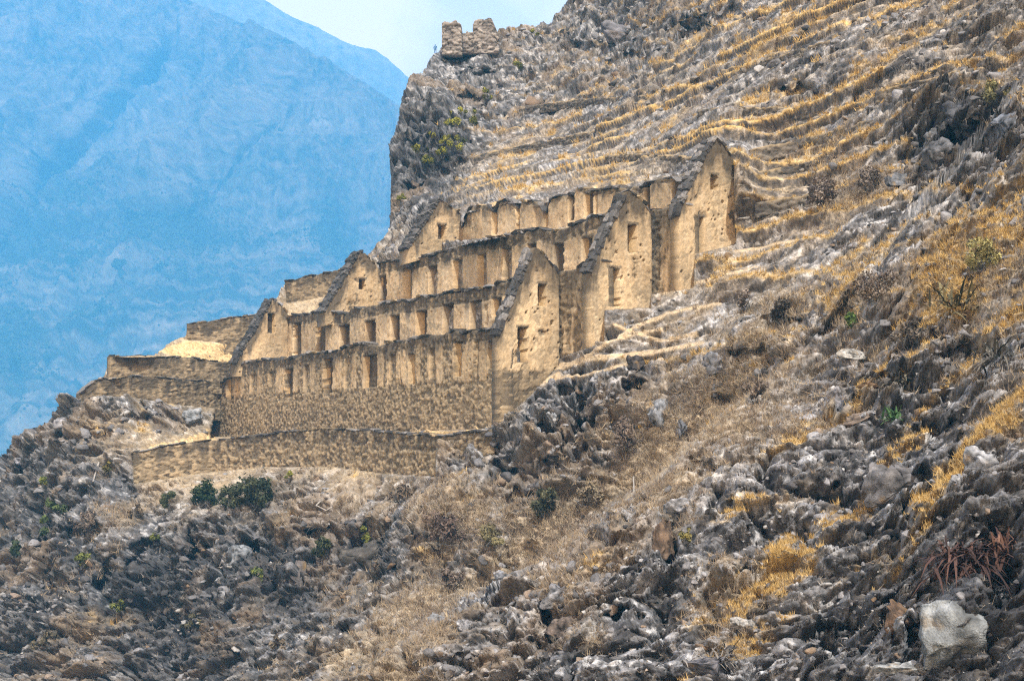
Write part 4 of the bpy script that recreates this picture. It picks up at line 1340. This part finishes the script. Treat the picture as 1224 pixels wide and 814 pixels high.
vis = (sky_d > 1) * (CALM > .45) * (PY < 860) * (PX > -40) * (PX < 1270)
och_w = np.clip(oc, 0, 1) ** 1.5 * (1 - np.clip(soil, 0, 1)) * vis * (1 - .9 * strata)
tuft_mass("dry_grass", och_w, 7500, 12, 6.5, 0.8, .4, (0.42, 0.26, 0.07), (0.64, 0.48, 0.22), "orange and straw dry grass on the ledges", 101)
scrub_w = np.clip(scrub * 1.3 - .45 + .5 * g1, 0, 1) * vis * (1 - np.clip(soil * 1.2, 0, 1))
tuft_mass("dry_scrub", scrub_w, 8000, 10, 10.0, 0.75, .65, (0.15, 0.115, 0.095), (0.42, 0.34, 0.23), "grey and straw leafless scrub in the gully", 102, 1.4)
wispy = vis * np.clip(.25 + .5 * g3 + .3 * relief, 0, 1) * (1 - np.clip(soil, 0, 1))
tuft_mass("dry_twigs", wispy, 4500, 7, 7.0, 0.6, .9, (0.10, 0.085, 0.075), (0.40, 0.36, 0.31), "thin dry twigs and grass among the rocks", 103)


def leafy(name, px, py, w_px, h_px, ca, cb, label, seed, n=700, leaf=2.3, group=None, cat="shrub"):
    """a bush: a few bent stems and leaf-sized faces in uneven clumps"""
    r = np.random.default_rng(seed)
    g = ground(px, py + h_px * .4)
    D = g[1]
    k = D / F
    wr, hr = w_px / 2 * k, h_px * k
    c0 = at(px, py + h_px * .45, D - wr * .6 - .4)
    o = empty(name, tuple(c0), label, cat, group)
    n = int(n * 1.6)
    nc = max(5, int(n / 90))
    cc = np.stack([r.normal(0, .42, nc) * wr, r.normal(0, .42, nc) * wr, (r.uniform(.12, .95, nc)) * hr], -1)
    cc[:, :2] *= (1.1 - .55 * (cc[:, 2] / hr))[:, None]
    cr_ = r.uniform(.15, .36, nc) * min(wr * 1.4, hr)
    pick = r.integers(0, nc, n)
    d = r.normal(size=(n, 3))
    d /= np.linalg.norm(d, axis=1, keepdims=True)
    P = cc[pick] + d * (cr_[pick] * r.uniform(.4, 1.05, n))[:, None]
    nn = d + r.normal(size=(n, 3)) * .6
    a = np.cross(nn, r.normal(size=(n, 3)))
    a /= np.linalg.norm(a, axis=1, keepdims=True)
    b = np.cross(nn, a)
    b /= np.linalg.norm(b, axis=1, keepdims=True)
    s_ = (leaf * k * r.uniform(.6, 1.3, n))[:, None]
    V_ = np.stack([P - a * s_, P - b * s_ * .45, P + a * s_, P + b * s_ * .45], 1).reshape(-1, 3) + c0
    Fq = np.arange(n * 4).reshape(n, 4)
    col = mix(ca, cb, np.clip(r.normal(.5, .3, nc), 0, 1)[pick]) * r.uniform(.7, 1.25, n)[:, None]
    obj("foliage", mesh_from("foliage", V_, Fq, np.repeat(col, 4, 0), smooth=False), M_LEAF, o)
    ns = 6
    up = np.tile([0, 0, 1.0], (ns, 1))
    Vs, Fs = blades(np.tile(c0, (ns, 1)) - np.array([0, 0, .1]), up, 2, np.full(ns, hr * .8), np.full(ns, 1.6 * k), .5, seed)
    obj("stem", mesh_from("stem", Vs, Fs, np.full((len(Vs), 3), .09), smooth=False), M_GRASS, o)
    return o


def spiky(name, px, py, w_px, h_px, ca, cb, label, seed, n=46, cat="plant", droop=.35):
    """a rosette of stiff tapering leaves"""
    r = np.random.default_rng(seed)
    g = ground(px, py + h_px * .35)
    k = g[1] / F
    c0 = at(px, py + h_px * .3, g[1] - w_px * .3 * k - .5)
    o = empty(name, tuple(c0), label, cat)
    Vs, Fs, Cs = [], [], []
    for i in range(n):
        az, el = r.uniform(0, 2 * np.pi), r.uniform(-.15, 1.45)
        d = np.array([np.cos(az) * np.cos(el), np.sin(az) * np.cos(el), np.sin(el)])
        L = (w_px / 2 * np.cos(el) + h_px * .8 * max(np.sin(el), 0)) * k * r.uniform(.6, 1.1)
        side = np.cross(d, [0, 0, 1.0]) if abs(d[2]) < .98 else np.array([1.0, 0, 0])
        side = side / np.linalg.norm(side) * max(1.3 * k, L * .03)
        pts = []
        off = c0 + r.normal(size=3) * np.array([.16, .16, .05]) * w_px * k
        for t in (0, .35, .7, 1):
            pts.append(off + d * L * t + np.array([0, 0, -droop * L * t * t]))
        b = len(Vs)
        for t, wdt in zip(pts[:3], (.7, 1.0, .6)):
            Vs += [t - side * wdt, t + side * wdt]
        Vs.append(pts[3])
        Fs += [[b, b + 1, b + 3], [b, b + 3, b + 2], [b + 2, b + 3, b + 5], [b + 2, b + 5, b + 4], [b + 4, b + 5, b + 6]]
        col = mix(np.array(ca), np.array(cb), r.uniform()) * r.uniform(.7, 1.2)
        Cs += [col] * 7
    for h_ in range(3):
        pass
    obj("leaf_rosette", mesh_from("leaf_rosette", np.array(Vs), np.array(Fs), np.array(Cs), smooth=False), M_LEAF, o)
    return o


DG_, MG, YG = (0.012, 0.028, 0.010), (0.085, 0.12, 0.04), (0.19, 0.20, 0.03)
SHRUBS = [
    ("shrub", 130, 560, 20, 14, (.05, .05, .015), (.26, .2, .04), "ochre-yellow bush on the rocks just left of the retaining wall", 220),
    ("shrub", 205, 600, 30, 18, (.02, .03, .012), (.08, .09, .04), "dull green bush on the brow left of the blackish green one", 380),
    ("shrub", 165, 610, 24, 14, (.08, .065, .05), (.22, .18, .13), "grey-brown dry bush on the pale soil left of the brow", 260),
    ("shrub", 110, 622, 40, 22, (.08, .065, .055), (.24, .19, .15), "wide mauve-grey bush on the bare slope in the lower left", 520),
    ("shrub", 20, 655, 26, 20, (.012, .025, .01), (.05, .07, .03), "dark green bush at the left edge of the lower left cliff", 340),
    ("shrub", 140, 722, 22, 16, (.03, .045, .012), (.14, .16, .04), "mossy bush under the dark jagged outcrop", 260),
    ("shrub", 230, 745, 26, 16, (.05, .05, .03), (.18, .16, .09), "olive-brown bush low in the middle of the left cliff", 300),
    ("shrub", 385, 655, 34, 22, (.02, .028, .012), (.08, .09, .035), "dark green bush hanging beside the dark hollow below the retaining wall", 460),
    ("shrub", 480, 590, 40, 20, (.07, .055, .045), (.2, .16, .12), "brown dry bush under the right end of the retaining wall", 420),
    ("shrub", 60, 765, 30, 18, (.06, .055, .04), (.2, .17, .11), "grey-olive bush in the bottom left corner", 320),
    ("shrub", 330, 770, 36, 18, (.07, .06, .05), (.22, .18, .13), "pale brown bush at the foot of the left cliff", 360),
    ("shrub", 745, 520, 44, 30, (.07, .055, .05), (.23, .18, .14), "mauve-brown thicket in the upper gully beside the pale rock ribs", 560),
    ("shrub", 700, 590, 44, 26, (.10, .08, .06), (.30, .25, .17), "straw-grey thicket in the middle of the upper gully", 560),
    ("shrub", 905, 470, 36, 22, (.09, .075, .065), (.26, .21, .17), "grey thicket just above the near ridge, right of the upright pointed stone", 400),
    ("shrub", 1090, 395, 60, 30, (.05, .045, .04), (.2, .17, .14), "dark grey thicket between the agave and the dark bank", 700),
    ("shrub", 307, 590, 56, 32, (.02, .03, .014), (.10, .11, .055), "largest dark green bush below the retaining wall", 1500),
    ("shrub", 277, 596, 30, 22, (.02, .028, .014), (.09, .10, .05), "dark green bush just left of the largest bush below the retaining wall", 700),
    ("shrub", 243, 592, 36, 26, DG_, (.04, .06, .025), "blackish green low bush, leftmost of the row below the retaining wall", 700),
    ("shrub", 345, 569, 10, 13, YG, (.3, .3, .04), "small bright yellow bush at the foot of the retaining wall", 160),
    ("shrub", 66, 602, 26, 18, DG_, MG, "dark green bush on the slope at the far left", 420),
    ("shrub", 50, 630, 18, 24, DG_, MG, "narrow dark green bush below the one at the far left", 350),
    ("shrub", 53, 577, 13, 11, MG, YG, "small yellow-green bush under the left skyline rocks", 180),
    ("shrub", 98, 669, 30, 14, MG, YG, "flat mossy green bush in the lower left cliff", 350),
    ("shrub", 305, 692, 24, 18, MG, YG, "round mossy yellow-green cushion on the dark cliff", 420),
    ("shrub", 187, 644, 18, 12, MG, YG, "small olive cushion above the lower left cave", 200),
    ("shrub", 438, 650, 16, 40, MG, YG, "long green mossy streak hanging down the black cliff", 420),
    ("shrub", 652, 602, 40, 30, (.025, .03, .015), (.09, .09, .05), "dark olive bush under the knoll in the gully", 700),
    ("shrub", 585, 640, 44, 22, (.10, .09, .05), (.30, .27, .14), "pale olive scrub in the middle of the gully", 600),
    ("shrub", 530, 632, 56, 34, (.05, .035, .03), (.16, .12, .10), "broad mauve-brown thicket right of the black cliff", 1000),
    ("shrub", 540, 690, 34, 22, (.07, .055, .05), (.22, .18, .15), "mauve-grey thicket at the lower end of the gully", 500),
    ("shrub", 1016, 386, 26, 20, (.03, .06, .015), (.12, .19, .04), "fresh green bush on the right slope below the brown scrub", 420),
    ("shrub", 935, 378, 40, 32, (.02, .018, .016), (.10, .085, .07), "blackish brown thicket at the head of the near ridge", 700),
    ("shrub", 890, 357, 30, 18, (.10, .085, .075), (.25, .21, .18), "rounded grey-brown bush on the open slope right of the middle gable", 380),
    ("shrub", 1048, 350, 64, 40, (.09, .07, .06), (.27, .22, .17), "large grey-brown leafless bush left of the spiky agave", 1000),
    ("shrub", 985, 232, 60, 30, (.09, .075, .07), (.24, .20, .17), "broad mauve-grey bush right of the tallest gable", 900),
    ("shrub", 1040, 215, 46, 28, (.08, .07, .065), (.22, .19, .17), "mauve-grey bush below the crag boulders at right", 600),
    ("shrub", 1175, 305, 70, 34, (.12, .11, .04), (.36, .33, .14), "yellowish green bush at the right edge", 900),
    ("shrub", 1185, 110, 40, 26, (.10, .10, .05), (.28, .26, .12), "olive bush above the black overhanging crag", 500),
    ("shrub", 822, 640, 20, 16, (.08, .08, .03), (.25, .22, .07), "small olive tuft beside the rusty brown rock face", 160),
]
for i, (nm, x, y, w_, h_, ca, cb, lb, n) in enumerate(SHRUBS):
    leafy(nm, x, y, w_, h_, ca, cb, lb, 300 + i, n)
CLIFF = [(556, 131, 26, 12, "topmost of the yellow-green clumps on the crag face"), (582, 113, 20, 9, "yellow-green clump right of and above the others on the crag face"), (545, 150, 24, 12, "bright yellow-green clump in the middle of the crag face"),
         (565, 146, 18, 12, "yellow-green clump right of the bright middle one on the crag face"), (516, 163, 16, 8, "pale green clump at the left of the crag face"), (532, 168, 12, 9, "small dark green clump below the bright middle one on the crag face"),
         (503, 178, 22, 10, "yellow-green clump near the left edge of the crag face"), (528, 184, 22, 10, "wide green clump low in the middle of the crag face"), (549, 173, 22, 12, "olive clump at the right of the group on the crag face"),
         (511, 194, 22, 14, "lowest large green clump on the crag face"), (481, 235, 12, 7, "lone green clump at the foot of the crag"), (637, 40, 13, 9, "green bush on the skyline right of the hilltop towers"), (622, 79, 18, 8, "olive bush below the skyline right of the towers")]
for i, (x, y, w_, h_, lb) in enumerate(CLIFF):
    leafy("cliff_plant", x, y, w_ * 1.25, h_ * 1.25, (0.05, 0.06, 0.012), (0.30, 0.30, 0.03), lb, 400 + i, 260, 1.5, "yellow-green plants on the crag", "plant")
spiky("agave", 1140, 350, 76, 52, (.02, .025, .014), (.26, .22, .11), "dark spiky agave with dead pale leaves on the right slope", 51, 70)
spiky("bromeliad", 1150, 655, 110, 56, (.025, .014, .014), (.085, .045, .035), "large red-brown bromeliads spilling over the big pale boulder", 52, 220, droop=.7)
spiky("bromeliad", 1205, 640, 60, 60, (.04, .02, .02), (.18, .10, .07), "brown bromeliad at the right edge above the big pale boulder", 53, 70, droop=.5)
spiky("agave", 1066, 490, 34, 34, (.015, .05, .015), (.09, .19, .06), "green spiky plant in the hollow right of the brown stone", 54, 34)
spiky("agave", 1075, 450, 60, 36, (.03, .028, .02), (.22, .20, .15), "dark dead rosette hanging on the bank above the green spiky plant", 55, 60, droop=.6)
spiky("agave", 1190, 415, 70, 40, (.02, .022, .02), (.2, .19, .17), "black spiky thicket at the right edge of the dark bank", 56, 70, droop=.5)
spiky("agave", 860, 775, 70, 40, (.03, .028, .026), (.28, .26, .24), "dry grey rosette on the rooty outcrop at the bottom edge", 57, 60, droop=.5)

# pale dead branches lying on the cliffs
def branch(pts, rad_px, label, seed):
    r = np.random.default_rng(seed)
    P = []
    for (x, y) in pts:
        g = ground(x, y)
        P.append(at(x, y, g[1] - .35))
    k = P[0][1] / F
    cu = bpy.data.curves.new("dead_branch", 'CURVE')
    cu.dimensions = '3D'
    cu.bevel_depth = rad_px * k
    cu.bevel_resolution = 1
    sp = cu.splines.new('POLY')
    sp.points.add(len(P) - 1)
    for i, q in enumerate(P):
        sp.points[i].co = (*q, 1)
        sp.points[i].radius = 1.1 - .7 * i / len(P)
    tmp = bpy.data.objects.new("tmp_curve", cu)
    me = bpy.data.meshes.new_from_object(tmp)
    bpy.data.objects.remove(tmp)
    ca = me.color_attributes.new("tint", 'FLOAT_COLOR', 'POINT')
    ca.data.foreach_set("color", np.tile([.38, .36, .34, 1], len(me.vertices)).astype(np.float32))
    o = obj("dead_branch", me, M_STONE)
    tag(o, label, "branch", "dead branches on the lower cliff")


branch([(300, 640), (285, 641), (272, 650), (268, 664), (262, 678)], 1.5, "forked pale dead branch on the brow of the lower left cliff", 1)
branch([(178, 652), (177, 664), (172, 676)], 1.1, "short pale dead stick left of the cave in the lower cliff", 2)
branch([(385, 597), (378, 604), (390, 610), (397, 606)], 1.1, "crooked pale branch below the middle of the retaining wall", 3)
branch([(118, 553), (114, 566), (111, 576)], 1.2, "pale upright stick on the rocks left of the retaining wall", 4)
branch([(757, 570), (758, 590), (754, 606)], 1.0, "thin dark dead trunk standing in the gully scrub", 5)

# ------------------------------------------------------------------ valley floor and far mountains
vf = bmesh.new()
bmesh.ops.create_grid(vf, x_segments=40, y_segments=40, size=1)
for v in vf.verts:
    v.co.x, v.co.y, v.co.z = v.co.x * 7000, v.co.y * 3000 + 2650, -90
vm = bpy.data.meshes.new("valley_floor")
vf.to_mesh(vm)
vf.free()
ca = vm.color_attributes.new("tint", 'FLOAT_COLOR', 'POINT')
ca.data.foreach_set("color", np.tile([.16, .15, .08, 1], len(vm.vertices)).astype(np.float32))
tag(obj("valley_floor", vm, M_FAR), kind="structure")


FAR = 2.3          # the far range stands this many times deeper than its control points were sketched


def mountain(name, ctrl, skyl, x0, x1, y0, y1, step, amp, crease, seed, pale=False):
    px, py = np.meshgrid(np.arange(x0, x1, step), np.arange(y0, y1, step))
    sd, qx_, qy_ = near_line(skyl, px, py)
    outm = inside(skyl + [(x1 + 2000, -3000), (x0 - 2000, -3000)], px, py)
    cx_, cy_ = np.where(outm, qx_, px), np.where(outm, qy_, py)
    D = upsample(tps_fit(ctrl, 1e-2), cx_, cy_, 12.0)
    for ln, wd, dp in crease:
        d_, _, _ = near_line(ln, cx_, cy_)
        D = D + dp * np.exp(-(d_ / wd) ** 2)
    D = D + np.where(outm, np.minimum(sd, 60) * 1.5, 0)
    B = at(cx_, cy_, D)
    BW = B * FAR
    N = grid_normals(blur(B, 3))
    N *= np.where((N * B).sum(-1) > 0, -1, 1)[..., None]
    wx_ = B[..., 0] + 25 * fbm(B / 150.0, 3, seed + 50)
    fall = lambda a, b: np.stack([wx_ / a, B[..., 2] / b, 0 * wx_ + seed], -1)
    n1 = fbm(B / 260.0, 5, seed, .55, True)
    n2 = fbm(fall(55.0, 220.0), 4, seed + 5, .55, True)
    n3 = fbm(fall(20.0, 60.0), 4, seed + 9, .6, True)
    P = BW + FAR * N * ((amp * n1 + amp * .36 * n2 + amp * .34 * n3) * np.where(outm, .2, sstep(sd, 0, 18)))[..., None]
    N2 = grid_normals(P)
    keepm = (sd < 60) | ~outm
    I = np.arange(px.size).reshape(px.shape)
    ok = keepm[:-1, :-1] & keepm[1:, :-1] & keepm[:-1, 1:] & keepm[1:, 1:]
    q = np.stack([I[:-1, :-1][ok], I[1:, :-1][ok], I[1:, 1:][ok], I[:-1, 1:][ok]], -1)
    m1 = fbm(B / 120.0, 4, seed + 20)
    m2 = fbm(fall(70.0, 6.0), 4, seed + 25, .6)
    m3 = fbm(B / 45.0, 3, seed + 30)
    m6 = fbm(fall(3.2, 2.2), 2, seed + 41, .7)
    m5 = fbm(fall(13.0, 50.0), 4, seed + 37, .6)
    m4 = fbm(fall(9.0, 5.0), 4, seed + 33, .65)
    c = mix((0.02, 0.025, 0.022), (0.25, 0.205, 0.16), np.clip(.45 + (.2 + .6 * sstep(py, 200, 330)) * m2 + .5 * m1 + .45 * m4 + .3 * m5 + .4 * m6, 0, 1))
    c = mix(c, (0.26, 0.22, 0.17), sstep(m3 + .5 * m4, .30, .7) * .25)
    grove = 0
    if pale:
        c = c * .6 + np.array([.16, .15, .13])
    for (gx_, gy_, rx_, ry_) in ((190, 285, 130, 60), (60, 300, 90, 60), (20, 440, 60, 70), (110, 400, 50, 30), (90, 250, 90, 30), (400, 270, 30, 40)):
        grove = np.maximum(grove, np.exp(-((px - gx_) / rx_) ** 2 - ((py - gy_) / ry_) ** 2))
    gm = sstep(grove + .7 * m1 + .6 * m3 + .3 * n3, .3, 1.1)
    gm2 = sstep(grove + .9 * m1 + .8 * m4 + .5 * m6, .4, .85)
    c = mix(c, (0.012, 0.022, 0.016), gm2 * .85)
    o = obj(name, mesh_from(name, P.reshape(-1, 3), q, c.reshape(-1, 3), smooth=False), M_FAR)
    tag(o, kind="structure")
    return P, N2, gm, px, py, outm, D


M1SKY = [(-1500, -420), (-500, -260), (-200, -130), (100, -62), (180, -22), (216, 0), (243, 12), (284, 32), (324, 45), (345, 57), (385, 77), (426, 101), (478, 134), (560, 190), (700, 300), (900, 480)]
M1 = mountain("mountain", [(-1400, 700, 1150), (-400, 700, 1150), (0, 700, 1150), (500, 700, 1180), (800, 700, 1200), (0, 540, 1300), (0, 400, 1480), (0, 200, 1760), (0, 0, 2000), (-400, 0, 1950), (-400, -250, 2200), (-1400, -400, 2200),
                           (200, 400, 1450), (300, 300, 1560), (300, 150, 1780), (200, 0, 2020), (450, 400, 1480), (450, 200, 1720), (330, 60, 1920), (0, -120, 2150), (600, 350, 1500)],
              M1SKY, -420, 860, -110, 660, 2.3, 36, [([(200, 85), (150, 140), (110, 180), (60, 230), (10, 300)], 26, 110), ([(330, 110), (260, 180), (200, 240)], 30, -50), ([(-40, 60), (60, 130), (100, 170)], 40, -60)], 201)
M2SKY = [(-300, -420), (150, -140), (250, -55), (311, 0), (330, 13), (346, 23), (380, 37), (415, 54), (432, 59), (447, 63), (470, 79), (492, 98), (560, 160), (700, 270), (900, 420), (1400, 640)]
M2 = mountain("mountain", [(-300, 300, 2050), (300, 300, 2050), (900, 500, 2000), (300, 0, 2460), (450, 80, 2440), (0, -200, 2500), (600, 200, 2400), (400, 150, 2380), (1400, 600, 2100)],
              M2SKY, -200, 1400, -110, 660, 4.0, 30, [], 240, True)

# far trees: one wooded mass on the mountain side, and the few that stand alone
P_, N_, gm, mpx, mpy, mo, MD = M1
wt = gm * (~mo) * (mpx > -60) * (mpx < 520) * (mpy > 180) * (mpy < 560) + .02 * (~mo) * (mpy > 300) * (mpx < 480) * (mpx > -60)
OV = [np.array([[1, 0, 0], [-1, 0, 0], [0, 1, 0], [0, -1, 0], [0, 0, 1], [0, 0, -1.0]]) * R.uniform(.6, 1.3, (6, 1)) for _ in range(20)]
OF = np.array([[0, 2, 4], [2, 1, 4], [1, 3, 4], [3, 0, 4], [2, 0, 5], [1, 2, 5], [3, 1, 5], [0, 3, 5]])
NT = 7000
J, K = scatter(wt, NT)
hs = np.exp(R.normal(.35, .5, NT)) * FAR
vs, fs = [], []
for i in range(NT):
    v = OV[i % 20] * np.array([1, 1, 1.25]) * hs[i] * .62 * R.uniform(.8, 1.2, 3) + P_[J[i], K[i]] + np.array([R.uniform(-4, 4), 0, hs[i] * .4])
    vs.append(v)
    fs.append(OF + i * 6)
tc_ = np.repeat(mix((0.03, 0.045, 0.025), (0.08, 0.095, 0.05), R.uniform(size=NT)), 6, 0)
tag(obj("far_trees", mesh_from("far_trees", np.concatenate(vs), np.concatenate(fs), tc_, smooth=False), M_LEAF), "dark groves on the blue mountain side", "trees", kind="stuff")
for i, (x, y, h_, lb) in enumerate([(152, 357, 20, "dark tree standing alone on the blue slope, above the small dark terrace wall"), (196, 346, 12, "small lone tree right of the larger one on the blue slope"), (128, 392, 11, "small lone tree on the pale blue terraces"),
                                     (26, 476, 22, "tall dark tree on the blue slope near the left edge"), (92, 340, 14, "dark tree left of the lone pair on the blue slope"), (62, 462, 15, "dark tree right of the tall one near the left edge")]):
    j = np.argmin(np.abs(mpy[:, 0] - y))
    kx = np.argmin(np.abs(mpx[0] - x))
    q = P_[j, kx]
    hh = h_ * q[1] / F
    r = np.random.default_rng(700 + i)
    t = empty("tree", tuple(q), lb, "tree")
    n = 420
    ccn = r.normal(0, .2, (9, 3)) * hh + np.array([0, 0, .6 * hh])
    pk = r.integers(0, 9, n)
    d = r.normal(size=(n, 3))
    d /= np.linalg.norm(d, axis=1, keepdims=True)
    Pq = ccn[pk] + d * hh * .17
    a = np.cross(d + r.normal(size=(n, 3)) * .5, r.normal(size=(n, 3)))
    a /= np.linalg.norm(a, axis=1, keepdims=True)
    b = np.cross(d, a)
    s_ = hh * .07
    Vq = np.stack([Pq - a * s_, Pq - b * s_, Pq + a * s_, Pq + b * s_], 1).reshape(-1, 3) + q
    obj("crown", mesh_from("crown", Vq, np.arange(n * 4).reshape(n, 4), np.repeat(mix((0.015, 0.03, 0.015), (0.05, 0.075, 0.035), r.uniform(size=n)), 4, 0), smooth=False), M_LEAF, t)
    bm = bmesh.new()
    bmesh.ops.create_cone(bm, cap_ends=True, segments=7, radius1=hh * .045, radius2=hh * .015, depth=hh * .75)
    bmesh.ops.translate(bm, verts=bm.verts, vec=Vector(q) + Vector((0, 0, hh * .33)))
    tm = bpy.data.meshes.new("trunk")
    bm.to_mesh(tm)
    bm.free()
    ca = tm.color_attributes.new("tint", 'FLOAT_COLOR', 'POINT')
    ca.data.foreach_set("color", np.tile([.07, .05, .035, 1], len(tm.vertices)).astype(np.float32))
    obj("trunk", tm, M_LEAF, t)

# ------------------------------------------------------------------ haze: the blue air of the valley
HAZE_DENSITY, HAZE_COLOR = 0.00026, (0.11, 0.50, 1.0)
zs = [float(max(o.matrix_world.translation.z, 0)) for o in bpy.data.objects]
htop = max(float(P_[..., 2].max()), float(M2[0][..., 2].max())) + 15
lo, hi = Vector((-7200, -420, -91)), Vector((7200, float(max(P_[..., 1].max(), M2[0][..., 1].max())) + 25, htop))
bm = bmesh.new()
bmesh.ops.create_cube(bm, size=1.0)
for v in bm.verts:
    v.co = Vector(((lo.x + hi.x) / 2 + v.co.x * (hi.x - lo.x), (lo.y + hi.y) / 2 + v.co.y * (hi.y - lo.y), (lo.z + hi.z) / 2 + v.co.z * (hi.z - lo.z)))
hm = bpy.data.meshes.new("haze")
bm.to_mesh(hm)
bm.free()
M_HAZE = bpy.data.materials.new("haze")
M_HAZE.use_nodes = True
ht_ = M_HAZE.node_tree
for n in list(ht_.nodes):
    if n.type == 'BSDF_PRINCIPLED':
        ht_.nodes.remove(n)
pv = ht_.nodes.new("ShaderNodeVolumePrincipled")
pv.inputs["Density"].default_value = HAZE_DENSITY
pv.inputs["Anisotropy"].default_value = -0.35
pv.inputs["Color"].default_value = (*HAZE_COLOR, 1)
ht_.links.new(pv.outputs["Volume"], ht_.nodes["Material Output"].inputs["Volume"])
tag(obj("haze", hm, M_HAZE), "blue valley haze", "haze", kind="stuff")
